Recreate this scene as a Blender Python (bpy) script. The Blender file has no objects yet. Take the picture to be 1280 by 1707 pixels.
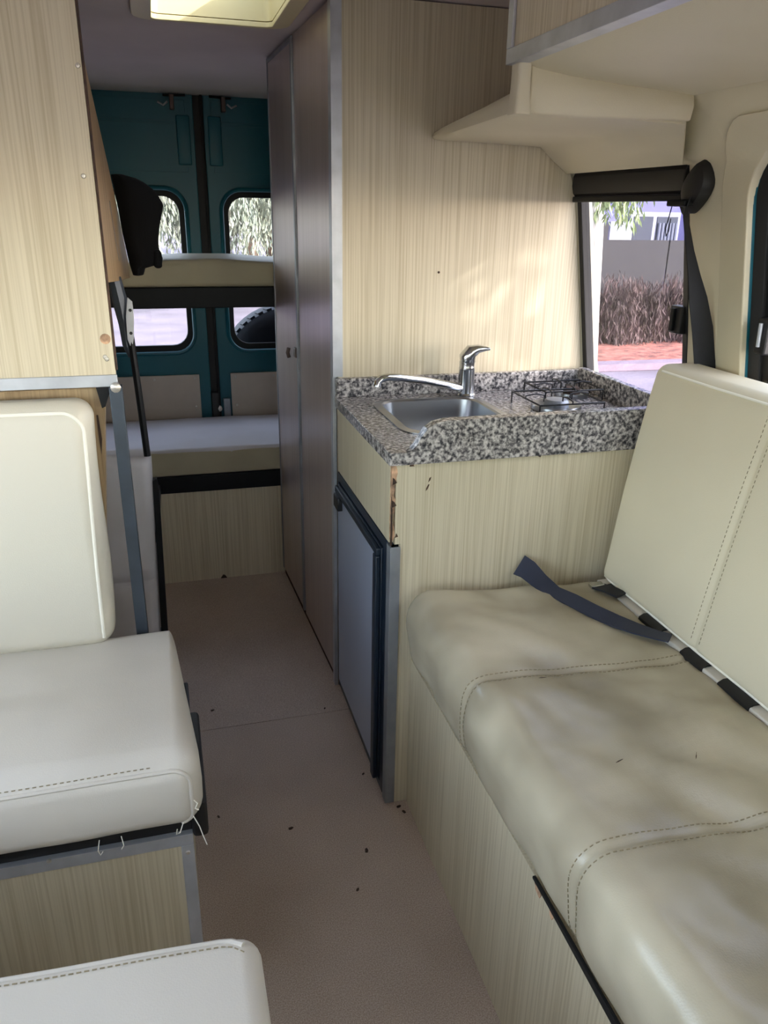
import bpy, bmesh, math, random
from mathutils import Vector, Matrix, noise
from mathutils.bvhtree import BVHTree

random.seed(7)
S = bpy.context.scene
COL = S.collection
R = math.radians

# ------------------------------------------------------------------ camera
def make_camera():
    yaw, pitch, roll = R(15.87), R(21.25), R(-0.98)
    f = Vector((math.sin(yaw) * math.cos(pitch), math.cos(yaw) * math.cos(pitch), -math.sin(pitch)))
    r = Vector((math.cos(yaw), -math.sin(yaw), 0)); d = f.cross(r)
    c, s = math.cos(roll), math.sin(roll)
    r2 = c * r + s * d; d2 = -s * r + c * d
    m = Matrix((r2, -d2, -f)).transposed().to_4x4()
    m.translation = Vector((0, 0, 1.35))
    cam = bpy.data.cameras.new('camera'); cam.sensor_fit = 'HORIZONTAL'; cam.sensor_width = 36
    cam.lens = 1290 / 1280 * 36; cam.clip_start = 0.02; cam.clip_end = 300
    o = bpy.data.objects.new('camera', cam); COL.objects.link(o); o.matrix_world = m
    S.camera = o
make_camera()

# ------------------------------------------------------------------ light
SUN_DIR = Vector((-1.0, 0.86, -0.60)).normalized()
w = bpy.data.worlds.new('world'); S.world = w; w.use_nodes = True
nt = w.node_tree; nt.nodes.clear()
sky = nt.nodes.new('ShaderNodeTexSky'); sky.sky_type = 'NISHITA'; sky.sun_disc = False
sky.sun_elevation = math.asin(-SUN_DIR.z)
sky.sun_rotation = math.atan2(-SUN_DIR.x, -SUN_DIR.y)
sky.air_density = 1.0; sky.dust_density = 1.2; sky.ozone_density = 1.0
bg = nt.nodes.new('ShaderNodeBackground'); bg.inputs[1].default_value = 0.62
wo = nt.nodes.new('ShaderNodeOutputWorld')
hs = nt.nodes.new('ShaderNodeHueSaturation'); hs.inputs['Saturation'].default_value = 0.5
nt.links.new(sky.outputs[0], hs.inputs['Color']); nt.links.new(hs.outputs[0], bg.inputs[0]); nt.links.new(bg.outputs[0], wo.inputs[0])
sl = bpy.data.lights.new('sun', 'SUN'); sl.energy = 5.0; sl.angle = R(0.53); sl.color = (1.0, 0.95, 0.88)
so = bpy.data.objects.new('sun', sl); COL.objects.link(so)
so.rotation_euler = SUN_DIR.to_track_quat('-Z', 'Y').to_euler(); so.location = (8, -6, 8)
S.view_settings.view_transform = 'Standard'; S.view_settings.look = 'None'
S.view_settings.gamma = 1.0; S.view_settings.use_curve_mapping = False
S.view_settings.exposure = 1.55
S.cycles.max_bounces = 14; S.cycles.diffuse_bounces = 7; S.cycles.transparent_max_bounces = 24

# ------------------------------------------------------------------ materials
def lin(c):
    return tuple(((v / 255) / 12.92 if v <= 10 else (((v / 255) + 0.055) / 1.055) ** 2.4) for v in c) + (1.0,)
M = {}
def new_mat(name):
    m = bpy.data.materials.new(name); m.use_nodes = True
    n = m.node_tree.nodes; p = n['Principled BSDF']
    M[name] = m
    return m, n, m.node_tree.links, p
def plain(name, col, rough=0.5, metal=0.0, coat=0.0, spec=0.5, var=0.0, vscale=6, bump=0.0, bscale=200):
    m, n, l, p = new_mat(name)
    p.inputs['Base Color'].default_value = lin(col); p.inputs['Roughness'].default_value = rough
    p.inputs['Metallic'].default_value = metal; p.inputs['Coat Weight'].default_value = coat
    p.inputs['Specular IOR Level'].default_value = spec
    if var or bump: tc = n.new('ShaderNodeTexCoord')
    if var:
        nz = n.new('ShaderNodeTexNoise'); nz.inputs['Scale'].default_value = vscale; nz.inputs['Detail'].default_value = 4
        l.new(tc.outputs['Object'], nz.inputs['Vector'])
        rp = n.new('ShaderNodeValToRGB')
        a = tuple(max(0, v * (1 - var)) for v in col); b = tuple(min(255, v * (1 + var)) for v in col)
        rp.color_ramp.elements[0].position = 0.3; rp.color_ramp.elements[0].color = lin(a)
        rp.color_ramp.elements[1].position = 0.7; rp.color_ramp.elements[1].color = lin(b)
        l.new(nz.outputs[0], rp.inputs[0]); l.new(rp.outputs[0], p.inputs['Base Color'])
    if bump:
        nb = n.new('ShaderNodeTexNoise'); nb.inputs['Scale'].default_value = bscale; nb.inputs['Detail'].default_value = 3
        l.new(tc.outputs['Object'], nb.inputs['Vector'])
        bp = n.new('ShaderNodeBump'); bp.inputs['Strength'].default_value = bump; bp.inputs['Distance'].default_value = 0.002
        l.new(nb.outputs[0], bp.inputs['Height']); l.new(bp.outputs[0], p.inputs['Normal'])
    return m
def grain(name, light, dark, rough=0.45, sx=230, sz=2.5, metal=0.0, coat=0.0, wide=0.35):
    m, n, l, p = new_mat(name)
    tc = n.new('ShaderNodeTexCoord')
    def nz(scale, detail):
        mp = n.new('ShaderNodeMapping'); mp.inputs['Scale'].default_value = scale
        l.new(tc.outputs['Object'], mp.inputs['Vector'])
        t = n.new('ShaderNodeTexNoise'); t.inputs['Scale'].default_value = 1; t.inputs['Detail'].default_value = detail
        l.new(mp.outputs[0], t.inputs['Vector']); return t
    a = nz((sx, sx, sz), 3); b = nz((sx * 0.12, sx * 0.12, sz * 0.5), 2)
    mx = n.new('ShaderNodeMix'); mx.data_type = 'FLOAT'; mx.inputs[0].default_value = wide
    l.new(a.outputs[0], mx.inputs[2]); l.new(b.outputs[0], mx.inputs[3])
    rp = n.new('ShaderNodeValToRGB')
    rp.color_ramp.elements[0].position = 0.36; rp.color_ramp.elements[0].color = lin(dark)
    rp.color_ramp.elements[1].position = 0.58; rp.color_ramp.elements[1].color = lin(light)
    l.new(mx.outputs[0], rp.inputs[0]); l.new(rp.outputs[0], p.inputs['Base Color'])
    p.inputs['Roughness'].default_value = rough; p.inputs['Metallic'].default_value = metal
    p.inputs['Coat Weight'].default_value = coat; p.inputs['Coat Roughness'].default_value = 0.25
    bp = n.new('ShaderNodeBump'); bp.inputs['Strength'].default_value = 0.15; bp.inputs['Distance'].default_value = 0.001
    l.new(a.outputs[0], bp.inputs['Height']); l.new(bp.outputs[0], p.inputs['Normal'])
    return m
def leather(name, base, worn, amount=(0.52, 0.72), rough=0.42, scale=2.2):
    m, n, l, p = new_mat(name)
    tc = n.new('ShaderNodeTexCoord')
    a = n.new('ShaderNodeTexNoise'); a.inputs['Scale'].default_value = scale; a.inputs['Detail'].default_value = 3
    l.new(tc.outputs['Object'], a.inputs['Vector'])
    rp = n.new('ShaderNodeValToRGB')
    rp.color_ramp.elements[0].position = amount[0]; rp.color_ramp.elements[0].color = lin(base)
    rp.color_ramp.elements[1].position = amount[1]; rp.color_ramp.elements[1].color = lin(worn)
    l.new(a.outputs[0], rp.inputs[0]); l.new(rp.outputs[0], p.inputs['Base Color'])
    p.inputs['Roughness'].default_value = rough
    v = n.new('ShaderNodeTexVoronoi'); v.inputs['Scale'].default_value = 420
    l.new(tc.outputs['Object'], v.inputs['Vector'])
    bp = n.new('ShaderNodeBump'); bp.inputs['Strength'].default_value = 0.12; bp.inputs['Distance'].default_value = 0.001
    l.new(v.outputs[0], bp.inputs['Height']); l.new(bp.outputs[0], p.inputs['Normal'])
    return m
def speckle(name, stops, scale, detail=3, rough=0.3, rscale=None):
    m, n, l, p = new_mat(name)
    tc = n.new('ShaderNodeTexCoord')
    a = n.new('ShaderNodeTexNoise'); a.inputs['Scale'].default_value = scale; a.inputs['Detail'].default_value = detail
    a.inputs['Roughness'].default_value = 0.6
    l.new(tc.outputs['Object'], a.inputs['Vector'])
    rp = n.new('ShaderNodeValToRGB'); cr = rp.color_ramp
    while len(cr.elements) < len(stops): cr.elements.new(0.5)
    for e, (pos, c) in zip(cr.elements, stops): e.position = pos; e.color = lin(c)
    l.new(a.outputs[0], rp.inputs[0])
    out = rp.outputs[0]
    if rscale:
        b = n.new('ShaderNodeTexNoise'); b.inputs['Scale'].default_value = rscale; b.inputs['Detail'].default_value = 4
        l.new(tc.outputs['Object'], b.inputs['Vector'])
        r2 = n.new('ShaderNodeValToRGB')
        r2.color_ramp.elements[0].position = 0.35; r2.color_ramp.elements[0].color = (0.72, 0.70, 0.68, 1)
        r2.color_ramp.elements[1].position = 0.6; r2.color_ramp.elements[1].color = (1, 1, 1, 1)
        l.new(b.outputs[0], r2.inputs[0])
        mx = n.new('ShaderNodeMix'); mx.data_type = 'RGBA'; mx.blend_type = 'MULTIPLY'; mx.inputs[0].default_value = 1
        l.new(out, mx.inputs[6]); l.new(r2.outputs[0], mx.inputs[7]); out = mx.outputs[2]
    l.new(out, p.inputs['Base Color']); p.inputs['Roughness'].default_value = rough
    return m
def glass(name, tint, refl=0.05):
    m = bpy.data.materials.new(name); m.use_nodes = True; M[name] = m
    n = m.node_tree.nodes; l = m.node_tree.links; n.clear()
    t = n.new('ShaderNodeBsdfTransparent'); t.inputs[0].default_value = tint
    g = n.new('ShaderNodeBsdfGlossy'); g.inputs['Roughness'].default_value = 0.02
    fc_ = n.new('ShaderNodeLayerWeight'); fc_.inputs[0].default_value = 0.5
    pw = n.new('ShaderNodeMath'); pw.operation = 'POWER'; pw.inputs[1].default_value = 4.0
    l.new(fc_.outputs['Facing'], pw.inputs[0])
    lw = n.new('ShaderNodeMath'); lw.operation = 'MULTIPLY_ADD'; lw.inputs[1].default_value = 0.4; lw.inputs[2].default_value = 0.018
    l.new(pw.outputs[0], lw.inputs[0])
    mx = n.new('ShaderNodeMixShader'); o = n.new('ShaderNodeOutputMaterial')
    l.new(lw.outputs[0], mx.inputs[0]); l.new(t.outputs[0], mx.inputs[1]); l.new(g.outputs[0], mx.inputs[2])
    l.new(mx.outputs[0], o.inputs[0]); return m

grain('wood', (206, 196, 170), (184, 172, 144), wide=0.22)
grain('wood_dark', (176, 150, 112), (146, 120, 86))
grain('laminate', (186, 172, 168), (172, 157, 153), rough=0.33, sx=160, sz=1.2, metal=0.35, coat=0.25)
leather('leather', (208, 202, 186), (190, 183, 165))
leather('leather_sofa', (198, 189, 166), (146, 136, 115), (0.38, 0.66), 0.27, 3.4)
leather('leather_back', (214, 205, 180), (204, 194, 168), (0.45, 0.8), 0.5, 2.0)
leather('leather_grey', (210, 204, 193), (188, 181, 168), (0.48, 0.75), 0.40, 2.0)
leather('vinyl_wall', (208, 200, 174), (196, 187, 160), (0.45, 0.75), 0.55, 2.0)
leather('mattress_cover', (205, 203, 208), (192, 188, 188), (0.4, 0.7), 0.6, 3.0)
leather('mattress_side', (176, 168, 142), (160, 152, 128), (0.4, 0.7), 0.6, 3.0)
speckle('granite', [(0.36, (48, 48, 52)), (0.45, (100, 97, 98)), (0.53, (154, 149, 146)), (0.64, (204, 198, 194))], 112, 5, 0.22)
speckle('floor_vinyl', [(0.32, (170, 152, 138)), (0.5, (198, 181, 167)), (0.7, (224, 212, 200))], 420, 2, 0.55, 1.6)
plain('seam_dark', (80, 66, 56), 0.8)
plain('ceiling_fabric', (208, 199, 202), 0.9, var=0.04, vscale=3, bump=0.1, bscale=300)
plain('cream_plastic', (226, 216, 176), 0.4)
plain('alu', (184, 188, 194), 0.40, 0.5, var=0.06, vscale=20)
plain('alu_dull', (142, 146, 152), 0.45, 0.5, var=0.08, vscale=15)
plain('alu_dark', (60, 68, 78), 0.45, 0.3, var=0.08, vscale=15)
plain('steel', (158, 160, 164), 0.28, 1.0)
plain('chrome', (205, 208, 210), 0.12, 1.0)
plain('teal', (0, 84, 98), 0.42, 0.0, coat=0.0, spec=0.4)
plain('black', (20, 20, 22), 0.5)
plain('rubber', (14, 14, 15), 0.65)
plain('black_metal', (14, 16, 19), 0.55, 0.0, spec=0.25, var=0.15, vscale=25)
plain('navy', (22, 34, 48), 0.4)
plain('fridge_panel', (172, 182, 204), 0.36, 0.35)
plain('cloth_black', (16, 17, 19), 0.95, spec=0.2, bump=0.3, bscale=500)
plain('belt', (26, 27, 32), 0.75, bump=0.3, bscale=700)
plain('belt_navy', (42, 48, 66), 0.6, bump=0.3, bscale=700)
plain('board_beige', (190, 178, 166), 0.7, var=0.04)
plain('screw', (196, 192, 184), 0.35, 0.8)
plain('brown_latch', (92, 76, 70), 0.5, 0.3)
plain('chip', (178, 144, 116), 0.9, var=0.3, vscale=60)
plain('chip_dark', (66, 50, 40), 0.9, var=0.3, vscale=60)
plain('thread', (150, 140, 122), 0.8)
plain('stitch', (150, 138, 112), 0.8)
plain('piping', (240, 236, 222), 0.45)
plain('asphalt', (112, 102, 112), 0.9, var=0.12, vscale=1.2)
plain('kerb', (116, 100, 110), 0.85, var=0.06)
plain('mulch', (128, 76, 64), 0.95, var=0.35, vscale=8)
plain('lilac_wall', (84, 82, 126), 0.85, var=0.03)
plain('white_paint', (128, 128, 144), 0.7)
plain('fence_grey', (26, 24, 30), 0.8, var=0.06)
plain('window_dark', (50, 54, 66), 0.7, spec=0.2)
plain('curtain', (88, 92, 108), 0.8)
plain('bark_pale', (142, 138, 130), 0.9, var=0.12, vscale=9)
plain('bark', (92, 74, 60), 0.95, var=0.2, vscale=9)
plain('leaf_green', (112, 124, 82), 0.75, var=0.3, vscale=1.5)
plain('leaf_grey', (128, 134, 116), 0.9, var=0.3, vscale=1.2)
plain('leaf_dry', (72, 56, 55), 0.85, var=0.3, vscale=2.0)
plain('tyre', (34, 36, 42), 0.8)
glass('glass_clear', (0.94, 0.96, 0.96, 1))
glass('glass_tint', (0.86, 0.87, 0.90, 1))
glass('glass_dimmed', (0.80, 0.80, 0.84, 1))  # tint darkened to dim the bright view and light through this pane
glass('acrylic', (0.34, 0.34, 0.31, 1))  # dark tint added so the hatch lights the rear floor and bed less

# ------------------------------------------------------------------ mesh helpers
ORIG = {}
def tag(o, label, cat, group=None, kind=None):
    o['label'] = label; o['category'] = cat
    if group: o['group'] = group
    if kind: o['kind'] = kind
    return o
def thing(name, loc, label, cat, group=None, kind=None):
    o = bpy.data.objects.new(name, None); COL.objects.link(o); o.location = loc
    o.empty_display_size = 0.05
    ORIG[o.name] = Vector(loc)
    return tag(o, label, cat, group, kind)
def rr(u0, u1, v0, v1, r, n=6):
    """rounded rectangle, counter-clockwise loop of 4*(n+1) points"""
    out = []
    for cx, cy, a0 in ((u1 - r, v1 - r, 0), (u0 + r, v1 - r, 90), (u0 + r, v0 + r, 180), (u1 - r, v0 + r, 270)):
        for i in range(n + 1):
            a = R(a0 + 90 * i / n); out.append((cx + r * math.cos(a), cy + r * math.sin(a)))
    return out
class MB:
    def __init__(s): s.v = []; s.f = []
    def add(s, vs, fs):
        b = len(s.v); s.v += [Vector(v) for v in vs]; s.f += [tuple(b + i for i in f) for f in fs]; return s
    def box(s, x0, x1, y0, y1, z0, z1):
        return s.add([(x0, y0, z0), (x1, y0, z0), (x1, y1, z0), (x0, y1, z0), (x0, y0, z1), (x1, y0, z1), (x1, y1, z1), (x0, y1, z1)],
                     [(0, 3, 2, 1), (4, 5, 6, 7), (0, 1, 5, 4), (1, 2, 6, 5), (2, 3, 7, 6), (3, 0, 4, 7)])
    def prism(s, poly, axis, a0, a1):
        k = len(poly)
        def p(q, a): return {'x': (a, q[0], q[1]), 'y': (q[0], a, q[1]), 'z': (q[0], q[1], a)}[axis]
        vs = [p(q, a0) for q in poly] + [p(q, a1) for q in poly]
        return s.add(vs, [tuple(range(k))[::-1], tuple(range(k, 2 * k))] + [(i, (i + 1) % k, k + (i + 1) % k, k + i) for i in range(k)])
    def loft(s, loops, cap0=True, cap1=True):
        k = len(loops[0]); vs = [p for lp in loops for p in lp]; fs = []
        for j in range(len(loops) - 1):
            for i in range(k):
                fs.append((j * k + i, j * k + (i + 1) % k, (j + 1) * k + (i + 1) % k, (j + 1) * k + i))
        if cap0: fs.append(tuple(range(k))[::-1])
        if cap1: fs.append(tuple(range((len(loops) - 1) * k, len(loops) * k)))
        return s.add(vs, fs)
    def ring(s, outer, inner, off):
        """closed frame between two 3D loops, extruded along off"""
        off = Vector(off); o = [Vector(p) for p in outer]; i = [Vector(p) for p in inner]
        k = len(o); vs = o + i + [p + off for p in i] + [p + off for p in o]; fs = []
        for a in range(4):
            for j in range(k):
                b = (a + 1) % 4; fs.append((a * k + j, a * k + (j + 1) % k, b * k + (j + 1) % k, b * k + j))
        return s.add(vs, fs)
    def tube(s, pts, r, n=8, closed=False):
        pts = [Vector(p) for p in pts]; k = len(pts); loops = []
        rs = r if isinstance(r, (list, tuple)) else [r] * k
        up = None
        for i, p in enumerate(pts):
            a = pts[i - 1] if (i > 0 or closed) else p; b = pts[(i + 1) % k] if (i < k - 1 or closed) else p
            t = (b - a).normalized()
            if up is None:
                up = t.orthogonal().normalized()
            else:
                up = (up - t * up.dot(t))
                up = up.normalized() if up.length > 1e-6 else t.orthogonal().normalized()
            sd = t.cross(up)
            loops.append([p + rs[i] * (math.cos(2 * math.pi * j / n) * up + math.sin(2 * math.pi * j / n) * sd) for j in range(n)])
        if closed: loops.append(loops[0])
        return s.loft(loops, not closed, not closed)
    def strip(s, pts, widths, wdir, thick=0.0025, ndir=None):
        """flat webbing along a path; wdir one vector or one per point"""
        loops = []
        pts = [Vector(p) for p in pts]
        for i, p in enumerate(pts):
            t = (pts[min(i + 1, len(pts) - 1)] - pts[max(i - 1, 0)]).normalized()
            wd = Vector(wdir[i] if isinstance(wdir, list) else wdir); wd = (wd - t * wd.dot(t)).normalized()
            nn = t.cross(wd); wdt = widths[i] if isinstance(widths, list) else widths
            a = wd * wdt / 2; b = nn * thick / 2
            loops.append([p - a - b, p + a - b, p + a + b, p - a + b])
        return s.loft(loops)
    def lathe(s, prof, c, n=24, axis='z'):
        loops = []
        for r, h in prof:
            lp = []
            for j in range(n):
                a = 2 * math.pi * j / n; u, v = r * math.cos(a), r * math.sin(a)
                q = {'z': (u, v, h), 'y': (u, h, v), 'x': (h, u, v)}[axis]
                lp.append(Vector(q) + Vector(c))
            loops.append(lp)
        return s.loft(loops)
    def cushion(s, lo, hi, r, step=0.03, fn=None, extra=((), (), ())):
        lo = Vector(lo); hi = Vector(hi); cs = []
        for a in range(3):
            L = hi[a] - lo[a]; rr_ = min(r, L / 2 - 1e-4)
            e = [rr_ * (1 - math.cos(R(q))) for q in (0, 22, 45, 68)]
            e = [0, rr_ * 0.3, rr_ * 0.6, rr_ * 0.85]
            c = [lo[a] + q for q in e] + [hi[a] - q for q in e]
            k = max(1, int((L - 2 * rr_) / step))
            c += [lo[a] + rr_ + (L - 2 * rr_) * i / k for i in range(k + 1)]
            for q in extra[a]: c += [q - 0.008, q - 0.004, q, q + 0.004, q + 0.008]
            cs.append(sorted(set(round(q, 5) for q in c)))
        idx = {}; vs = []; fs = []
        def vert(p):
            key = tuple(round(q, 5) for q in p)
            if key not in idx:
                p = Vector(p)
                q = Vector([min(max(p[a], lo[a] + min(r, (hi[a] - lo[a]) / 2)), hi[a] - min(r, (hi[a] - lo[a]) / 2)) for a in range(3)])
                d = p - q; nrm = d.normalized() if d.length > 1e-7 else Vector((0, 0, 1))
                p2 = q + nrm * r
                if fn: p2 = fn(p2, nrm)
                idx[key] = len(vs); vs.append(p2)
            return idx[key]
        for a in range(3):
            b, c = (a + 1) % 3, (a + 2) % 3
            for side, val in ((0, lo[a]), (1, hi[a])):
                for i in range(len(cs[b]) - 1):
                    for j in range(len(cs[c]) - 1):
                        q = []
                        for ib, jc in ((i, j), (i + 1, j), (i + 1, j + 1), (i, j + 1)):
                            p = [0, 0, 0]; p[a] = val; p[b] = cs[b][ib]; p[c] = cs[c][jc]; q.append(vert(p))
                        if side == 0: q = q[::-1]
                        fs.append(tuple(q))
        return s.add(vs, fs)
    def map(s, fn):
        s.v = [Vector(fn(p)) for p in s.v]; return s
    def bvh(s): return BVHTree.FromPolygons([tuple(v) for v in s.v], s.f)
    def build(s, name, mat, parent=None, bevel=0.0, seg=2, smooth=True, sharp=38, recalc=True, kind=None, label=None):
        if parent is not None: org = ORIG[parent.name]
        else:
            xs = [v.x for v in s.v]; ys = [v.y for v in s.v]; zs = [v.z for v in s.v]
            org = Vector(((min(xs) + max(xs)) / 2, (min(ys) + max(ys)) / 2, min(zs)))
        if bevel and sharp == 38: sharp = 20
        me = bpy.data.meshes.new(name); me.from_pydata([tuple(v - org) for v in s.v], [], s.f)
        bm = bmesh.new(); bm.from_mesh(me)
        if recalc: bmesh.ops.recalc_face_normals(bm, faces=bm.faces[:])
        if bevel:
            es = [e for e in bm.edges if len(e.link_faces) == 2 and e.calc_face_angle(0) > 0.5]
            bmesh.ops.bevel(bm, geom=es, offset=bevel, segments=seg, affect='EDGES', profile=0.5, clamp_overlap=True)
        bm.to_mesh(me); bm.free()
        if smooth:
            me.polygons.foreach_set('use_smooth', [True] * len(me.polygons))
            me.set_sharp_from_angle(angle=R(sharp))
        me.materials.append(M[mat])
        o = bpy.data.objects.new(name, me); COL.objects.link(o)
        if parent is not None: o.parent = parent
        else: o.location = org
        ORIG[o.name] = org
        if kind: o['kind'] = kind
        if label: o['label'] = label
        return o
def B(*a): return MB().box(*a)
def copy_part(o, loc, parent=None):
    c = o.copy(); COL.objects.link(c); c.location = loc
    if parent is not None: c.parent = parent
    return c
def stitches(bvh, rays, name, mat, parent, pitch=0.009, ln=0.0055, r=0.0008, sink=0.0):
    """dashes along the path where the rays (origin, direction) meet the surface"""
    pts = []
    for o_, d_ in rays:
        h = bvh.ray_cast(Vector(o_), Vector(d_).normalized())
        if h[0] is not None: pts.append(h[0] + h[1] * (r - sink))
    mb = MB(); acc = 0.0
    dense = []
    for a, b in zip(pts, pts[1:]):
        k = max(1, int((b - a).length / 0.001))
        dense += [a.lerp(b, i / k) for i in range(k)]
    i = 0; stepn = int(pitch / 0.001); dn = int(ln / 0.001)
    while i + dn < len(dense):
        mb.tube([dense[i], dense[i + dn]], r, 4); i += stepn
    if mb.v: return mb.build(name, mat, parent, kind='stuff')
def piping(bvh, rays, name, mat, parent, r=0.003):
    pts = []
    for o_, d_ in rays:
        h = bvh.ray_cast(Vector(o_), Vector(d_).normalized())
        if h[0] is not None: pts.append(h[0])
    return MB().tube(pts, r, 8).build(name, mat, parent)
def lerp(a, b, t): return a + (b - a) * t
def interp(tab, z):
    if z <= tab[0][0]: return tab[0][1]
    for (a, p), (b, q) in zip(tab, tab[1:]):
        if z <= b: return lerp(p, q, (z - a) / (b - a))
    return tab[-1][1]
def screw(parent, p, axis='y', r=0.0045):
    x, y, z = p
    mb = MB()
    if axis == 'y': mb.lathe([(r, 0.001), (r, -0.0005), (r * 0.75, -0.002), (r * 0.3, -0.0022), (r * 0.25, -0.0008)], p, 12, 'y')
    else: mb.lathe([(r, 0.001), (r, -0.0005), (r * 0.75, -0.002), (r * 0.3, -0.0022), (r * 0.25, -0.0008)], p, 12, 'x')
    return mb.build('screw', 'screw', parent)

# ------------------------------------------------------------------ the setting
XW = [(-0.05, 1.14), (0.92, 1.14), (1.10, 1.115), (1.30, 1.083), (1.447, 1.055), (1.50, 1.01), (1.55, 0.955), (1.62, 0.93), (1.90, 0.88)]
def xr(z): return interp(XW, z)
XL0 = -0.76
fl = thing('floor', (0.19, 0.9, 0), 'beige speckled vinyl floor running down the aisle of the camper', 'floor', kind='structure')
B(XL0 - .05, 1.19, -1.6, 3.36, -0.06, -0.004).build('subfloor', 'seam_dark', fl)
B(XL0, 1.14, -1.55, 1.8405, -0.004, 0).build('vinyl_sheet', 'floor_vinyl', fl)
B(XL0, 1.14, 1.8418, 3.33, -0.004, 0.0005).build('vinyl_sheet', 'floor_vinyl', fl)
for x, y, a in ((0.045, 1.93, 0.3), (0.30, 1.21, 0.8), (0.345, 1.31, 1.4), (0.03, 1.50, 2.0), (0.19, 1.42, 0.2), (0.44, 1.50, .4), (0.36, 1.86, 1.1), (0.455, 1.425, .3), (0.437, 1.47, 1.2), (0.462, 1.405, 2.), (0.40, 1.56, .7)):
    c, s = math.cos(a), math.sin(a); k = random.uniform(0.6, 1.2)
    pts = [(x + k * (c * u - s * v), y + k * (s * u + c * v)) for u, v in ((-.006, -.002), (0, -.004), (.007, -.001), (.004, .003), (-.005, .003))]
    MB().prism(pts, 'z', 0.0, 0.002).build('crumb', 'chip_dark', fl)

def wall_grid(name, side, ys, zs, holes, xf, mat, label):
    mb = MB(); idx = {}
    for i, y in enumerate(ys):
        for j, z in enumerate(zs): idx[i, j] = len(mb.v); mb.v.append(Vector((xf(z), y, z)))
    for i in range(len(ys) - 1):
        for j in range(len(zs) - 1):
            yc, zc = (ys[i] + ys[i + 1]) / 2, (zs[j] + zs[j + 1]) / 2
            if any(h[0] < yc < h[1] and h[2] < zc < h[3] for h in holes): continue
            q = (idx[i, j], idx[i, j + 1], idx[i + 1, j + 1], idx[i + 1, j])
            mb.f.append(q if side > 0 else q[::-1])
    o = mb.build(name, mat, recalc=False, sharp=60)
    md = o.modifiers.new('thickness', 'SOLIDIFY'); md.thickness = 0.045; md.offset = -1.0
    return tag(o, label, 'wall', kind='structure')
W1 = (1.49, 1.967, 0.90, 1.447); W2 = (0.22, 1.325, 0.88, 1.50); W3 = (-1.25, -0.30, 0.90, 1.447)
zs = [-0.05, 0.5, 0.88, 0.90, 0.92, 1.0, 1.1, 1.2, 1.3, 1.38, 1.447, 1.475, 1.50, 1.525, 1.55, 1.58, 1.62, 1.75, 1.90]
ys = [-1.6, -1.25, -0.8, -0.30, 0.0, 0.22, 0.6, 1.0, 1.325, 1.36, 1.40, 1.45, 1.49, 1.7, 1.967, 2.3, 2.8, 3.34]
wall_grid('wall_right', 1, ys, zs, [W1, W2, W3], xr, 'vinyl_wall', 'cream vinyl lined side wall with windows above the sofa')
WL1 = (-0.20, 1.22, 0.74, 1.447); WL2 = (-1.25, -0.30, 0.90, 1.447)
wall_grid('wall_left', -1, [-1.6, -1.25, -0.8, -0.30, -0.20, 0.6, 1.22, 1.8, 2.5, 3.34], [-0.05, 0.5, 0.74, 0.90, 1.1, 1.3, 1.447, 1.6, 1.9], [WL1, WL2],
          lambda z: 0.38 - xr(z), 'vinyl_wall', 'cream vinyl lined side wall behind the dinette seat')
# front bulkhead with the windscreen
fw = thing('wall_front', (0.19, -1.6, 0), 'cream lined front of the cab around the windscreen', 'wall', kind='structure')
fo = [(x, -1.58, z) for x, z in rr(-0.85, 1.22, -0.05, 1.9, 0.01)]; fi = [(x, -1.58, z) for x, z in rr(-0.62, 1.0, 0.95, 1.62, 0.1)]
MB().ring(fo, fi, (0, -0.05, 0)).build('dashboard_panel', 'ceiling_fabric', fw)
MB().prism(rr(-0.64, 1.02, 0.93, 1.64, 0.1), 'y', -1.605, -1.60).build('windscreen', 'glass_clear', fw)
# ceiling with the hatch opening
HX0, HX1, HY0, HY1 = 0.022, 0.345, 1.93, 2.325
cxs = [XL0 - .05, -0.4, -0.1, HX0, HX1, 0.6, 1.0, 1.2]
cys = [-1.62, -0.8, 0, 0.8, 1.5, HY0, HY1, 2.5, 2.65, 2.8, 2.95, 3.1, 3.2, 3.34]
def zceil(y): return interp([(2.45, 1.80), (2.7, 1.797), (2.9, 1.785), (3.1, 1.765), (3.2, 1.75), (3.34, 1.735)], y)
mb = MB(); idx = {}
for i, x in enumerate(cxs):
    for j, y in enumerate(cys): idx[i, j] = len(mb.v); mb.v.append(Vector((x, y, zceil(y))))
for i in range(len(cxs) - 1):
    for j in range(len(cys) - 1):
        if cxs[i] == HX0 and cys[j] == HY0: continue
        mb.f.append((idx[i, j], idx[i, j + 1], idx[i + 1, j + 1], idx[i + 1, j]))
o = mb.build('ceiling', 'ceiling_fabric', recalc=False, sharp=60)
md = o.modifiers.new('thickness', 'SOLIDIFY'); md.thickness = 0.05; md.offset = -1
tag(o, 'grey fabric headliner sloping down to the rear doors', 'ceiling', kind='structure')

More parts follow.
